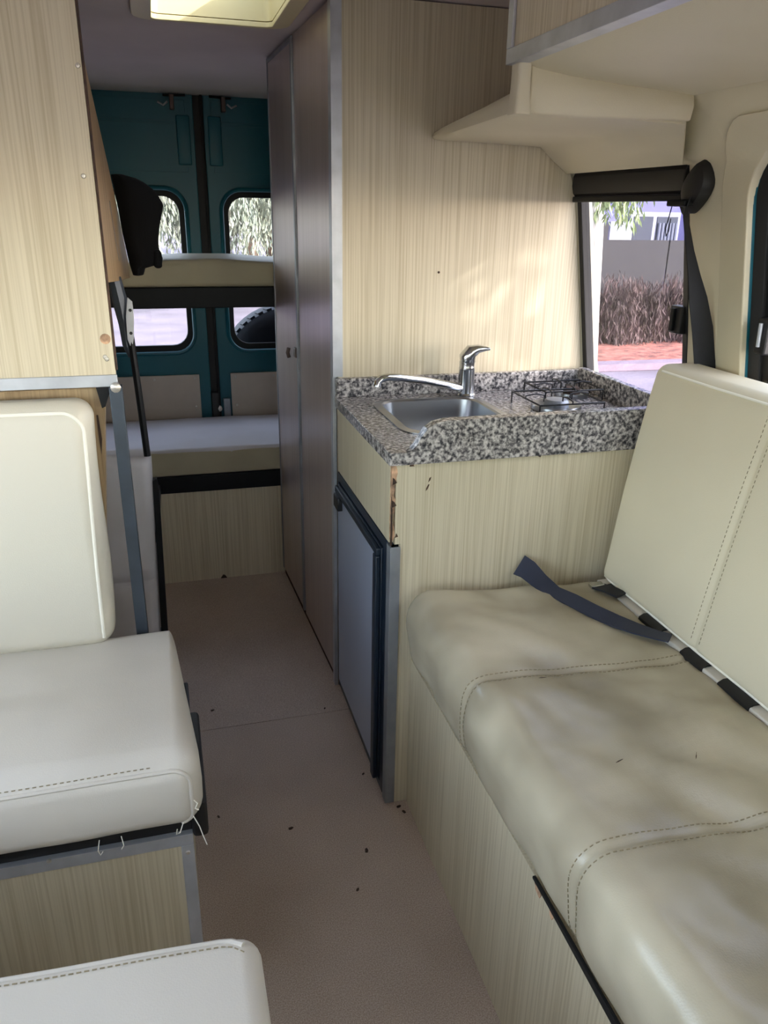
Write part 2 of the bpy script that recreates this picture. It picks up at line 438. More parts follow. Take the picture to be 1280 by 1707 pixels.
# roof hatch
h = thing('roof_hatch', ((HX0 + HX1) / 2, (HY0 + HY1) / 2, 1.79), 'cream framed roof hatch with a cover tinted to cut the light in the headliner', 'hatch')
def hl(d, z): return [(x, y, z) for x, y in rr(HX0 - d, HX1 + d, HY0 - d, HY1 + d, 0.02 + max(d, 0), 4)]
MB().ring(hl(0.035, 1.792), hl(-0.012, 1.786), (0, 0, 0.012)).build('trim_frame', 'cream_plastic', h, 0.002)
MB().ring(hl(0.0, 1.80), hl(-0.012, 1.80), (0, 0, 0.10)).build('reveal', 'cream_plastic', h)
MB().ring(hl(0.02, 1.90), hl(-0.03, 1.90), (0, 0, 0.015)).build('cover_frame', 'cream_plastic', h)
mb = MB(); lps = []
for d, z in ((-0.02, 1.915), (-0.03, 1.93), (-0.07, 1.945), (-0.13, 1.95)): lps.append(hl(d, z) if d > -0.1 else [(x, y, z) for x, y in rr(HX0 + .13, HX1 - .13, HY0 + .13, HY1 - .13, 0.02, 4)])
mb.loft(lps, False, True).build('cover', 'acrylic', h)
MB().lathe([(0.006, 1.88), (0.011, 1.885), (0.011, 1.897), (0.004, 1.905)], (0.16, 2.318, 0), 12).build('catch_knob', 'brown_latch', h)

# rear wall frame and doors
YR = 3.30
rw = thing('wall_rear', (0.19, YR + .02, 0), 'dark teal metal frame around the rear doors', 'wall', kind='structure')
fo = [(x, YR + .012, z) for x, z in rr(-0.85, 1.22, -0.05, 1.9, 0.005)]; fi = [(x, YR + .012, z) for x, z in rr(-0.62, 1.0, 0.02, 1.745, 0.03)]
MB().ring(fo, fi, (0, .05, 0)).build('door_frame', 'teal', rw)
MB().tube([(-0.7, YR - .01, 1.752), (0.19, YR - .01, 1.750), (1.08, YR - .01, 1.752)], 0.010, 8).build('rubber_seal', 'rubber', rw)
def rear_door(name, xa, xb, wx0, wx1, inner, label, lock):
    d = thing(name, ((xa + xb) / 2, YR, 0.02), label, 'door', kind='structure')
    y0 = YR
    fo = [(x, y0, z) for x, z in rr(xa, xb, 0.03, 1.745, 0.01)]
    fi = [(x, y0, z) for x, z in rr(wx0, wx1, 0.800, 1.413, 0.075)]
    MB().ring(fo, fi, (0, 0.045, 0)).build('door_skin', 'teal', d, 0.003)
    # pressed rim around the window
    loop = [(x, y0 - 0.001, z) for x, z in rr(wx0 - 0.006, wx1 + 0.006, 0.794, 1.419, 0.08, 8)]
    MB().tube(loop, 0.009, 8, True).build('window_rim', 'teal', d)
    fo = [(x, y0 + 0.012, z) for x, z in rr(wx0 - 0.001, wx1 + 0.001, 0.799, 1.414, 0.075)]
    fi = [(x, y0 + 0.012, z) for x, z in rr(wx0 + 0.022, wx1 - 0.022, 0.824, 1.39, 0.06)]
    MB().ring(fo, fi, (0, 0.02, 0)).build('window_rubber', 'rubber', d, 0.003)
    MB().prism(rr(wx0 + 0.018, wx1 - 0.018, 0.82, 1.394, 0.055), 'y', y0 + 0.02, y0 + 0.024).build('window_pane', 'glass_tint', d)
    # raised upper panel and crease
    e0, e1 = (xa + 0.03, xb - 0.03)
    B(e0, e1, y0 - 0.0012, y0 + 0.004, 1.475, 1.64).build('upper_pressing', 'teal', d, 0.0008, 2)
    B(e0, e1, y0 - 0.0012, y0 + 0.004, 1.65, 1.72).build('upper_pressing', 'teal', d, 0.0008, 2)
    ec = xb if inner > 0 else xa
    B(min(ec - inner * .065, ec - inner * .015), max(ec - inner * .065, ec - inner * .015), y0 - 0.014, y0 + .004, 1.50, 1.67).build('lock_cover', 'teal', d, 0.006, 3)
    lx = ec - inner * 0.075
    l = B(lx - .008, lx + .008, y0 - .03, y0, 1.685, 1.735).build('top_latch', 'brown_latch', d, 0.003)
    MB().tube([(lx, y0 - .018, 1.73), (lx - inner * .03, y0 - .012, 1.732), (lx + inner * .05, y0 - .012, 1.735)], 0.004, 6).build('latch_rod', 'black_metal', l)
    MB().tube([(lx - inner * .05, y0 - .008, 1.71), (lx - inner * .03, y0 - .012, 1.70), (lx - inner * .015, y0 - .01, 1.712)], 0.004, 6).build('cable_loop', 'alu_dull', d)
    # lower trim board
    px0, px1 = (xa + .05, xb - .045) if inner > 0 else (xa + .047, xb - .05)
    pb = B(px0, px1, y0 - 0.012, y0 - 0.002, 0.22, 0.705).build('trim_board', 'board_beige', d, 0.002)
    ex = px1 if inner > 0 else px0
    for q in (0.02, 0.18):
        for zz in (0.69, 0.60):
            if q > .1 and zz < .65: continue
            screw(pb, (ex - inner * q, y0 - 0.012, zz - (0.03 if zz < .65 else 0)), 'y', 0.006)
    if lock:
        B(xa + .012, xa + .04, y0 - .02, y0, 0.50, 0.60).build('striker_plate', 'alu_dull', d, 0.003)
        MB().lathe([(0.006, -0.03), (0.012, -0.028), (0.012, -0.012), (0.006, 0)], (xa - 0.008, y0, 0.56), 12, 'y').build('striker_pin', 'screw', d)
    return d
rear_door('door_1', -0.70, 0.172, -0.50, 0.117, 1, 'teal rear door with a clear view of the sunny road', False)
rear_door('door_2', 0.208, 1.08, 0.262, 0.88, -1, 'teal rear door carrying the spare wheel outside', True)
sp = thing('trim_1', (0.19, YR, 0.02), 'black rubber seal in the gap between the rear doors', 'seal', kind='structure')
B(0.168, 0.212, YR + .004, YR + 0.05, 0.02, 1.745).build('gap_seal', 'rubber', sp)
MB().tube([(0.203, YR + .0, 0.1), (0.203, YR + .0, 1.74)], 0.006, 8).build('seal_bead', 'rubber', sp)
B(0.170, 0.200, YR - .03, YR + 0.01, 0.50, 0.63).build('lock_block', 'black', sp, 0.004)

# side windows in view
def yzloop(y0, y1, z0, z1, r, dx, n=6): return [(xr(z) + dx, y, z) for y, z in rr(y0, y1, z0, z1, r, n)]
w1 = thing('window_1', (1.10, 1.73, 0.90), 'sliding side window behind the stove with a black frame', 'window', kind='structure')
MB().ring(yzloop(1.492, 1.966, 0.902, 1.446, 0.008, 0.004), yzloop(1.512, 1.948, 0.925, 1.425, 0.012, 0.004), (0.025, 0, 0)).build('frame', 'black', w1, 0.002)
mb = MB(); 
lp = yzloop(1.50, 1.956, 0.915, 1.435, 0.01, 0.016); mb.loft([lp, [(p[0] + .004, p[1], p[2]) for p in lp]]).build('pane', 'glass_dimmed', w1)
c = B(xr(1.13) - 0.012, xr(1.13) + 0.012, 1.500, 1.545, 1.105, 1.165).build('catch', 'black', w1, 0.004)
B(xr(1.13) - 0.020, xr(1.13) - 0.010, 1.520, 1.532, 1.11, 1.16).build('catch_grip', 'black_metal', c, 0.002)
bl = thing('roller_blind', (1.05, 1.73, 1.38), 'black roller blind cassette over the sliding window', 'blind')
mb = MB(); prof = [(-0.006, 1.400), (-0.010, 1.418), (-0.009, 1.440), (-0.004, 1.452), (0.016, 1.452), (0.014, 1.395), (0.0, 1.393)]
mb.prism([(1.06 + a, z) for a, z in prof], 'y', 1.495, 1.9655)
mb.build('cassette', 'black', bl, 0.002)
B(1.052, 1.064, 1.498, 1.962, 1.379, 1.393).build('pull_bar', 'black_metal', bl, 0.003)
MB().tube([(1.046, 1.513, 1.382), (1.038, 1.512, 1.34), (1.039, 1.518, 1.325), (1.040, 1.514, 1.31), (1.040, 1.508, 1.32), (1.04, 1.506, 1.345)], 0.0012, 5).build('pull_cord', 'black', bl)

w2 = thing('window_2', (1.10, 0.77, 0.86), 'round cornered side window beside the sofa backrest', 'window', kind='structure')
MB().ring(yzloop(0.17, 1.385, 0.83, 1.515, 0.12, -0.004, 10), yzloop(0.235, 1.312, 0.895, 1.470, 0.10, -0.004, 10), (0.02, 0, 0)).build('vinyl_surround', 'vinyl_wall', w2, 0.003)
MB().ring(yzloop(0.228, 1.320, 0.888, 1.478, 0.105, 0.008, 10), yzloop(0.238, 1.311, 0.898, 1.469, 0.095, 0.008, 10), (0.03, 0, 0)).build('body_edge', 'teal', w2, 0.003)
MB().ring(yzloop(0.234, 1.314, 0.894, 1.472, 0.098, 0.014, 10), yzloop(0.258, 1.288, 0.92, 1.446, 0.08, 0.022, 10), (0.02, 0, 0)).build('rubber_seal', 'rubber', w2, 0.002)
MB().ring(yzloop(0.255, 1.292, 0.915, 1.45, 0.08, 0.030, 10), yzloop(0.285, 1.262, 0.945, 1.420, 0.06, 0.030, 10), (0.015, 0, 0)).build('slider_frame', 'black', w2, 0.002)
lp = yzloop(0.28, 1.27, 0.94, 1.425, 0.06, 0.038, 10); MB().loft([lp, [(p[0] + .004, p[1], p[2]) for p in lp]]).build('pane', 'glass_tint', w2)
c = B(xr(1.14) + 0.005, xr(1.14) + 0.03, 1.255, 1.285, 1.10, 1.17).build('catch', 'black', w2, 0.004)
MB().tube([(xr(1.14) + .003, 1.27, 1.115), (xr(1.14) + .001, 1.27, 1.16)], 0.004, 8).build('catch_grip', 'alu', c)
def side_window(name, y0, y1, z0, z1, sgn, label):
    f = (lambda z: xr(z)) if sgn > 0 else (lambda z: 0.38 - xr(z))
    t = thing(name, (f(z0), (y0 + y1) / 2, z0), label, 'window', kind='structure')
    o_ = [(f(z) + sgn * .01, y, z) for y, z in rr(y0, y1, z0, z1, 0.01)]; i_ = [(f(z) + sgn * .01, y, z) for y, z in rr(y0 + .03, y1 - .03, z0 + .03, z1 - .03, 0.04)]
    MB().ring(o_, i_, (sgn * .02, 0, 0)).build('frame', 'black', t)
    lp = [(f(z) + sgn * .02, y, z) for y, z in rr(y0 + .02, y1 - .02, z0 + .02, z1 - .02, 0.04)]
    MB().loft([lp, [(p[0] + sgn * .004, p[1], p[2]) for p in lp]]).build('pane', 'glass_clear', t)
side_window('window_3', W3[0], W3[1], W3[2], W3[3], 1, 'cab door window on the sofa side')
side_window('window_4', WL1[0], WL1[1], WL1[2], WL1[3], -1, 'large sliding door window beside the dinette seat')
side_window('window_5', WL2[0], WL2[1], WL2[2], WL2[3], -1, 'cab door window on the dinette side')

# ------------------------------------------------------------------ wardrobe
def xf(y): return 0.425 - 0.045 * (y - 1.97)
wd = thing('wardrobe', (0.7, 2.38, 0), 'tall wardrobe with taupe laminate doors and a pale oak end panel', 'wardrobe')
mb = MB()
prof = [(0.428, 0.0), (1.13, 0.0), (1.13, 0.90)] + [(xr(z) - .004, z) for z in (0.95, 1.1, 1.2, 1.3, 1.40, 1.46)] + [(1.02, 1.475), (1.0, 1.50), (0.955, 1.535), (0.93, 1.60), (0.90, 1.797), (0.428, 1.797)]
mb.prism(prof, 'y', 1.968, 1.985).build('end_panel', 'wood', wd, label='pale oak grained panel behind the sink')
B(0.0, 0.016, 1.986, 2.785, 0.0, 0.02).map(lambda p: (xf(p.y) + p.x, p.y, p.z)).build('plinth', 'chip_dark', wd)
mb = B(0.010, 0.02, 1.99, 2.40, 0.02, 1.795); mb.box(0.010, 0.02, 2.40, 2.78, 0.02, 1.795)
mb.box(0.010, 0.50, 2.772, 2.785, 0.02, 1.76)
mb.map(lambda p: (xf(p.y) + p.x, p.y, p.z)).build('carcass', 'chip_dark', wd)
def wdoor(y0, y1, z0, z1, dx):
    d = B(dx, dx + 0.012, y0, y1, z0, z1).map(lambda p: (xf(p.y) + p.x, p.y, p.z)).build('door', 'laminate', wd, 0.0015)
    return d
d1 = wdoor(1.992, 2.398, 0.022, 1.792, -0.004)
d2 = wdoor(2.418, 2.775, 0.030, 1.782, -0.006)
B(-0.010, 0.008, 2.402, 2.420, 0.030, 1.785).map(lambda p: (xf(p.y) + p.x, p.y, p.z)).build('edge_trim', 'alu_dull', d2, 0.002)
B(-0.009, 0.006, 2.770, 2.780, 0.030, 1.785).map(lambda p: (xf(p.y) + p.x, p.y, p.z)).build('edge_trim', 'alu_dull', d2, 0.002)
B(-0.009, 0.006, 2.402, 2.780, 1.776, 1.790).map(lambda p: (xf(p.y) + p.x, p.y, p.z)).build('top_trim', 'alu_dull', d2, 0.002)
lt = B(-0.014, 0.0, 2.425, 2.452, 0.915, 0.945).map(lambda p: (xf(p.y) + p.x, p.y, p.z)).build('latch', 'brown_latch', d2, 0.003)
MB().tube([(xf(2.44) - .03, 2.44, 0.915), (xf(2.44) - .034, 2.44, 0.93), (xf(2.44) - .03, 2.44, 0.945)], 0.006, 8).build('turn_button', 'brown_latch', lt)
# corner trim
mb = B(0.414, 0.424, 1.968, 1.994, 0.0, 0.945)
mb.prism([(.414, 1.962), (.440, 1.962), (.440, 1.967), (.424, 1.967), (.424, 1.994), (.414, 1.994)], 'z', 0.9452, 1.797)
mb.build('corner_trim', 'alu', wd)
MB().lathe([(0.003, 0.001), (0.003, -0.001), (0.001, -0.002)], (0.695, 1.968, 1.205), 10, 'y').build('screw', 'chip_dark', wd)
MB().prism([(0.975, 1.512), (1.005, 1.492), (1.018, 1.474), (1.05, 1.459), (1.052, 1.449), (1.012, 1.466), (0.998, 1.488)], 'y', 1.9645, 1.9678).build('cut_gap', 'chip_dark', wd)
# ------------------------------------------------------------------ kitchen unit
kc = thing('kitchen_cabinet', (0.78, 1.70, 0), 'pale oak kitchen cabinet under the granite worktop', 'cabinet')
B(0.447, 1.13, 1.443, 1.455, 0.0, 0.868).build('end_panel', 'wood', kc, 0.001)
B(0.424, 0.436, 1.452, 1.960, 0.692, 0.868).build('fascia', 'wood', kc, 0.001)
B(0.436, 0.480, 1.455, 1.960, 0.80, 0.866).build('top_rail', 'wood_dark', kc)
B(0.80, 0.94, 1.455, 1.960, 0.80, 0.866).build('top_rail', 'wood_dark', kc)
B(0.94, 1.12, 1.455, 1.960, 0.0, 0.80).build('rear_box', 'wood_dark', kc)
mb = MB().prism([(.424, 1.438), (.447, 1.438), (.447, 1.443), (.429, 1.443), (.429, 1.466), (.424, 1.466)], 'z', 0.005, 0.685)
mb.build('corner_post', 'alu_dull', kc, 0.001, label='aluminium corner post beside the fridge')
# chipped veneer down the corner
random.seed(3)
edge_l = []; edge_r = []
for i in range(19):
    z = 0.700 + i * 0.0093
    edge_l.append((0.4255, z)); edge_r.append((0.4275 + random.uniform(0.002, 0.006) + 0.003 * math.sin(i * .9) + 0.003 * (i > 11), z))
MB().prism(edge_l + edge_r[::-1], 'y', 1.4425, 1.4545).build('bare_corner', 'chip', kc, label='chipped brown chipboard corner')
for i in range(2):
    z = 0.775 + i * .05
    MB().prism([(0.4275, z), (0.434 + random.uniform(0, .004), z + .004), (0.432, z + .012), (0.4275, z + .016)], 'y', 1.4415, 1.4428).build('chip', 'chip_dark', kc)
B(0.4345, 0.4475, 1.4432, 1.4548, 0.69, 0.868).build('corner_core', 'wood', kc)
MB().prism([(0.4245, 0.69), (0.4285, 0.69), (0.4285, 0.76), (0.4255, 0.80)], 'y', 1.4405, 1.4435).build('split', 'chip_dark', kc)
for pts in ([(0.505, .825), (0.509, .829), (0.511, .836), (0.507, .834)], [(0.500, .806), (0.504, .810), (0.508, .820), (0.505, .820), (0.501, .812)], [(0.463, .862), (0.474, .862), (0.470, .867), (0.464, .868)], [(0.435, .706), (0.442, .708), (0.438, .716)], [(0.75, .866), (0.757, .862), (0.76, .868)]):
    MB().prism(pts, 'y', 1.4422, 1.4435).build('scuff', 'chip_dark', kc)

fr = thing('fridge', (0.68, 1.71, 0), 'small built-in fridge with a silver blue door in a navy frame', 'fridge')
B(0.440, 0.93, 1.47, 1.955, 0.02, 0.686).build('body', 'navy', fr, 0.002)
B(0.436, 0.46, 1.47, 1.955, 0.0, 0.03).build('plinth', 'black', fr)
fo = [(0.424, y, z) for y, z in rr(1.468, 1.958, 0.012, 0.688, 0.004, 3)]; fi = [(0.424, y, z) for y, z in rr(1.492, 1.946, 0.03, 0.665, 0.004, 3)]
MB().ring(fo, fi, (0.016, 0, 0)).build('frame', 'navy', fr, 0.0015)
d = thing_door = B(0.420, 0.439, 1.498, 1.940, 0.034, 0.660).build('door', 'navy', fr, 0.003)
B(0.4175, 0.4205, 1.530, 1.930, 0.048, 0.632).build('door_panel', 'fridge_panel', d, 0.001)
B(0.408, 0.420, 1.498, 1.524, 0.034, 0.640).build('door_edge', 'navy', d, 0.003)
B(0.404, 0.420, 1.872, 1.925, 0.604, 0.642).build('handle', 'black', d, 0.004)
B(0.410, 0.421, 1.500, 1.935, 0.640, 0.658).build('door_rail', 'navy', d, 0.003)

# worktop
wt = thing('worktop', (0.78, 1.70, 0.868), 'grey speckled granite worktop with raised lips', 'worktop')
SX0, SX1, SY0, SY1 = 0.505, 0.768, 1.565, 1.872
fo = [(x, y, 0.868) for x, y in rr(0.418, 1.134, 1.434, 1.966, 0.004)]; fi = [(x, y, 0.868) for x, y in rr(SX0, SX1, SY0, SY1, 0.05)]
MB().ring(fo, fi, (0, 0, 0.027)).build('slab', 'granite', wt, 0.0015)
B(0.420, 1.134, 1.944, 1.965, 0.895, 0.943).build('back_lip', 'granite', wt, 0.002)
lipp = [(0.456, .8955), (0.465, .899), (0.474, .908), (0.483, .924), (0.496, .942), (0.512, .952), (0.535, .957), (1.113, .959), (1.113, .895), (0.456, .895)]
MB().prism(lipp, 'y', 1.4335, 1.458).build('front_lip', 'granite', wt, 0.0015)
B(1.113, 1.134, 1.4345, 1.944, 0.895, 0.950).build('wall_lip', 'granite', wt, 0.002)
# sink
sk = thing('sink', (0.636, 1.72, 0.77), 'square stainless steel sink bowl set in the granite', 'sink')
def sl_(d, z, r): return [(x, y, z) for x, y in rr(SX0 - d, SX1 + d, SY0 - d, SY1 + d, r)]
MB().loft([sl_(0.016, .8955, .066), sl_(0.016, .8975, .066), sl_(-.002, .899, .05), sl_(-.006, .895, .048), sl_(-.010, .86, .046), sl_(-.018, .79, .046), sl_(-.03, .775, .05), sl_(-.06, .77, .04), sl_(-0.10, .768, .015)], False, True).build('bowl', 'steel', sk)
MB().lathe([(0.03, 0.0), (0.03, 0.003), (0.024, 0.003), (0.022, 0.001), (0.004, 0.001)], (0.636, 1.72, 0.769), 20).build('drain', 'chrome', sk)
# tap
fc = thing('mixer_tap', (0.762, 1.905, 0.895), 'chrome mixer tap with a long low swivel spout', 'tap')
MB().lathe([(0.026, .895), (0.027, .899), (0.023, .903), (0.0215, .93), (0.021, .965), (0.0215, .968), (0.0205, .972), (0.021, .985), (0.012, .99)], (0.762, 1.905, 0), 24).build('body', 'chrome', fc)
mb = MB()
mb.tube([(0.764, 1.905, .982), (0.762, 1.905, .996), (0.772, 1.903, 1.012), (0.79, 1.898, 1.018), (0.808, 1.892, 1.019), (0.818, 1.889, 1.018)], [0.0205, 0.0225, 0.019, 0.011, 0.006, 0.003], 16)
mb.build('lever', 'chrome', fc)
MB().tube([(0.75, 1.90, .915), (0.70, 1.88, .930), (0.62, 1.845, .953), (0.545, 1.812, .970), (0.515, 1.80, .974), (0.495, 1.791, .972), (0.486, 1.787, .965), (0.485, 1.786, .955)], [0.011, 0.0105, 0.0095, 0.0095, 0.0095, 0.0095, 0.0095, 0.010], 14).build('spout', 'chrome', fc)
# hob: burner and wire pan supports
hb = thing('gas_hob', (0.97, 1.73, 0.895), 'two burner gas hob with black wire pan supports on the worktop', 'hob')
for i, (bx, by, br) in enumerate(((0.93, 1.715, 0.062), (1.04, 1.84, 0.045))):
    bnr = MB().lathe([(br, .8955), (br * 1.02, .903), (br * 0.98, .908), (br * 0.75, .906), (br * 0.6, .901), (br * 0.45, .902)], (bx, by, 0), 28).build('burner_plate', 'steel', hb)
    MB().lathe([(br * 0.5, .900), (br * 0.5, .914), (br * 0.42, .920), (br * 0.2, .921), (0.003, .921)], (bx, by, 0), 24).build('burner_cap', 'alu_dull' if i == 0 else 'chip_dark', bnr)
def wire(pts, r=0.002, closed=False): return MB().tube(pts, r, 6, closed).build('wire', 'black', hb)
zg = 0.924
def support(x0, x1, y0, y1):
    wire([(x0, y0, zg), (x1, y0, zg), (x1, y1, zg), (x0, y1, zg)], .0024, True)
    for x, y in ((x0, y0), (x1, y0), (x1, y1), (x0, y1)): wire([(x, y, zg), (x, y, 0.896)])
    xm, ym = (x0 + x1) / 2, (y0 + y1) / 2
    for (a, b, c, e) in ((x0, ym, x0 + .05, ym), (x1, ym, x1 - .05, ym), (xm, y1, xm, y1 - .05), (xm, y0, xm, y0 + .05)):
        wire([(a, b, zg), (a, b, zg + .006), ((a + c) / 2, (b + e) / 2, zg + .01), (c, e, zg + .006), (c, e, zg - .01)])
support(0.848, 1.02, 1.64, 1.80)
support(0.93, 1.095, 1.775, 1.90)

# ------------------------------------------------------------------ sofa
YF = 1.431
sf = thing('sofa_bench', (0.80, 0.65, 0), 'long cream leather sofa bench along the side wall', 'sofa')
mb = B(0.478, 0.490, -0.35, 1.438, 0.0, 0.405)
mb.build('base_panel', 'wood', sf, 0.001, label='pale oak panel under the seat')
B(0.492, 1.13, -0.33, 1.436, 0.0, 0.39).build('base_box', 'wood_dark', sf)
MB().prism([(0.80, .411), (0.80, .406), (0.5, .394), (-.34, .390), (-.34, .411)], 'x', 0.472, 0.4775).build('edge_strip', 'rubber', sf, 0.001)
mb = MB(); mb.prism([(0.4775, .372), (0.4775, .400), (0.4775, .404)], 'z', 0, 0) if False else None
for y0, y1 in ((0.775, 0.80), (0.735, 0.752)):
    MB().prism([(y0, .398), (y0 + .006, .384), (y1 - .005, .388), (y1, .399)], 'x', 0.4765, 0.4785).build('torn_veneer', 'chip', sf)
SEAMS = (1.065, 0.665, 0.20)
def seat_fn(p, n):
    q = p.copy()
    # slope to the back, crown between seams
    t = (p.x - 0.455) / 0.50
    q.z -= 0.030 * max(0, t) * (1 if n.z > 0 else 0.2)
    if n.z > 0.1:
        c = min(abs(p.y - s_) for s_ in SEAMS)
        q.z += 0.006 * min(1, c / 0.08) * n.z
        nz_ = noise.noise(Vector((p.x * 5 + p.y * 3, p.y * 5 - p.x * 4, 1.3)))
        q.z += 0.009 * nz_ * n.z
        q.z += 0.007 * noise.noise(Vector((p.x * 13 + p.y * 9, p.y * 5 - p.x * 6, 4.3))) * n.z
        q.z += 0.004 * noise.noise(Vector((p.x * 6 - p.y * 4, p.y * 22 + p.x * 12, 8.1))) * n.z
        for wx, wy in ((0.80, 0.78), (0.70, 0.42), (0.78, 0.25)):
            q.z -= 0.010 * math.exp(-(((p.x - wx) / .06) ** 2 + ((p.y - wy) / .05) ** 2))
    if n.x < -0.1:
        c = min(abs(p.y - s_) for s_ in SEAMS)
        q.x += (0.006 * (1 - min(1, c / 0.07)) + 0.008 * noise.noise(Vector((p.y * 11 + p.z * 8, p.z * 4, 2)))) * -n.x
        q.x += 0.020 * max(0, (0.52 - p.z) / 0.12) * -n.x * 0.8
        if p.z < 0.47: q.z += 0.010 * noise.noise(Vector((p.y * 3.5, 0, 7))) - 0.012 * math.exp(-((p.y - 0.83) / .1) ** 2) * 0
    for s_ in SEAMS:
        d = abs(p.y - s_)
        if d < 0.012 and (n.z > 0.05 or n.x < -0.05): q -= n * 0.004 * (1 - d / 0.012)
    # rounded far corner
    if p.y > YF - 0.05 and p.x < 0.52:
        k = (p.y - (YF - 0.05)) / 0.05; q.x += 0.018 * k * k * max(0, (0.52 - p.x) / 0.065)
    return q
mb = MB().cushion((0.448, -0.36, 0.408), (0.945, YF, 0.592), 0.055, 0.016, seat_fn, ((), SEAMS, ()))
seat = mb.build('seat_cushion', 'leather_sofa', sf, sharp=180)
bv = mb.bvh()
def seat_rays(y):
    rays = []
    for i in range(14): rays.append(((0.30, y, 0.43 + 0.115 * i / 13), (1, 0, 0)))
    for i in range(1, 12): 
        a = R(90 * i / 12); c = Vector((0.505, y, 0.535)); d = Vector((math.cos(a), 0, -math.sin(a))); rays.append((c - d * 0.3, d))
    for i in range(30): rays.append(((0.505 + 0.43 * i / 29, y, 0.8), (0, 0, -1)))
    return rays
for s_ in SEAMS:
    stitches(bv, seat_rays(s_ - 0.011), 'stitching', 'stitch', seat)
    stitches(bv, seat_rays(s_ + 0.011), 'stitching', 'stitch', seat)
for cx, cy, a in ((0.60, 0.815, 0.4), (0.73, 0.80, 0.9), (0.585, 1.045, 0.2)):
    pts = []
    for i in range(4):
        x = cx + 0.018 * i / 3 * math.cos(a); y = cy + 0.018 * i / 3 * math.sin(a)
        hh = bv.ray_cast(Vector((x, y, 0.9)), Vector((0, 0, -1))); pts.append(hh[0])
    MB().tube(pts, [0.0003, 0.0011, 0.0009, 0.0003], 5).build('tear', 'chip_dark', seat)
piping(bv, [((0.30, YF - .006, .425 + .02 * i), (1, 0, 0)) for i in range(6)] + [((0.505 - 0.3 * math.cos(R(a)), YF - .006, .53 + .3 * math.sin(R(a))), (math.cos(R(a)), 0, -math.sin(R(a)))) for a in (10, 30, 50, 70, 85)] + [((0.52 + .2 * i / 6, YF - .006, .9), (0, 0, -1)) for i in range(7)], 'piping', 'piping', seat, 0.002)

# backrest (built upright, then leaned)
def back_fn(p, n):
    q = p.copy()
    if n.x < -0.05:
        c = abs(p.y - 1.07)
        q.x -= 0.010 * min(1, c / 0.15) * math.sin(math.pi * min(1, max(0, (p.z - .57) / .49))) * -n.x
        q.x += 0.003 * noise.noise(Vector((p.y * 6, p.z * 6, 3.1)))
        if c < 0.012: q -= n * 0.003 * (1 - c / 0.012)
    t = (p.z - 0.575) / 0.485
    q.x += 0.072 * t + 0.01 * t * t
    if p.y > 1.3: q.y += 0.018 * t - 0.006 * math.sin(math.pi * min(1, max(0, t)))
    return q
mb = MB().cushion((0.918, -0.36, 0.573), (1.020, 1.412, 1.060), 0.022, 0.03, back_fn, ((), (1.07, 0.3), ()))
bk = mb.build('backrest', 'leather_back', sf, sharp=180, label='smooth cream backrest cushion')
bv = mb.bvh()
for dy in (-0.012, 0.012):
    stitches(bv, [((0.6, 1.07 + dy, 0.60 + 0.455 * i / 40), (1, 0, 0)) for i in range(41)], 'stitching', 'stitch', bk, 0.009, 0.0055, 0.0006)
pts = [((0.6, YF - 0.03 - 1.75 * i / 60, 1.047), (1, 0, 0)) for i in range(61)]
piping(bv, pts, 'piping', 'piping', bk, 0.0025)
piping(bv, [((0.6, YF - 0.03 - 1.75 * i / 60, 0.581), (1, 0, 0)) for i in range(61)], 'piping', 'piping', bk, 0.003)
# rail and webbing in the gap below the backrest
rail = B(0.906, 0.935, -0.3, 1.40, 0.545, 0.574).build('back_rail', 'leather_grey', sf, 0.003)
for y0, y1 in ((1.315, 1.365), (1.155, 1.225), (1.02, 1.085), (0.895, 0.975), (0.70, 0.78)):
    MB().strip([(0.903, (y0 + y1) / 2, .560), (0.9045, (y0 + y1) / 2, .572), (0.914, (y0 + y1) / 2, .577), (0.94, (y0 + y1) / 2, .577)], y1 - y0, (0, 1, 0), 0.003).build('webbing_loop', 'black', sf)
# loose belt over the seat
bt = thing('lap_belt', (0.80, 1.30, 0.575), 'navy lap belt lying across the far end of the sofa seat', 'belt')
path = [(0.722, 1.428, .618), (0.736, 1.412, .612), (0.752, 1.385, .596), (0.768, 1.345, .586), (0.786, 1.30, .588), (0.808, 1.25, .585), (0.834, 1.205, .582), (0.860, 1.170, .580), (0.886, 1.140, .579), (0.905, 1.12, .580)]
wv = [(1, .25, 0.9), (1, .3, .6), (1, .4, .3), (1, .5, .35), (1, .6, .5), (1, .6, .4), (.9, .6, .25), (.9, .6, .1), (.8, .6, 0), (.8, .6, 0)]
MB().strip(path, [0.050, .048, .045, .036, .034, .036, .038, .038, .036, .034], wv, 0.003).build('webbing', 'belt_navy', bt)
bkl = thing('belt_buckle', (0.89, 1.35, 0.572), 'grey belt buckle on black webbing tucked under the backrest', 'buckle')
B(0.868, 0.900, 1.352, 1.374, 0.570, 0.584).build('tongue', 'chrome', bkl, 0.003)
MB().strip([(0.882, 1.36, .580), (0.895, 1.33, .584), (0.908, 1.30, .583)], 0.035, (1, .5, 0), 0.004).build('webbing', 'belt', bkl)
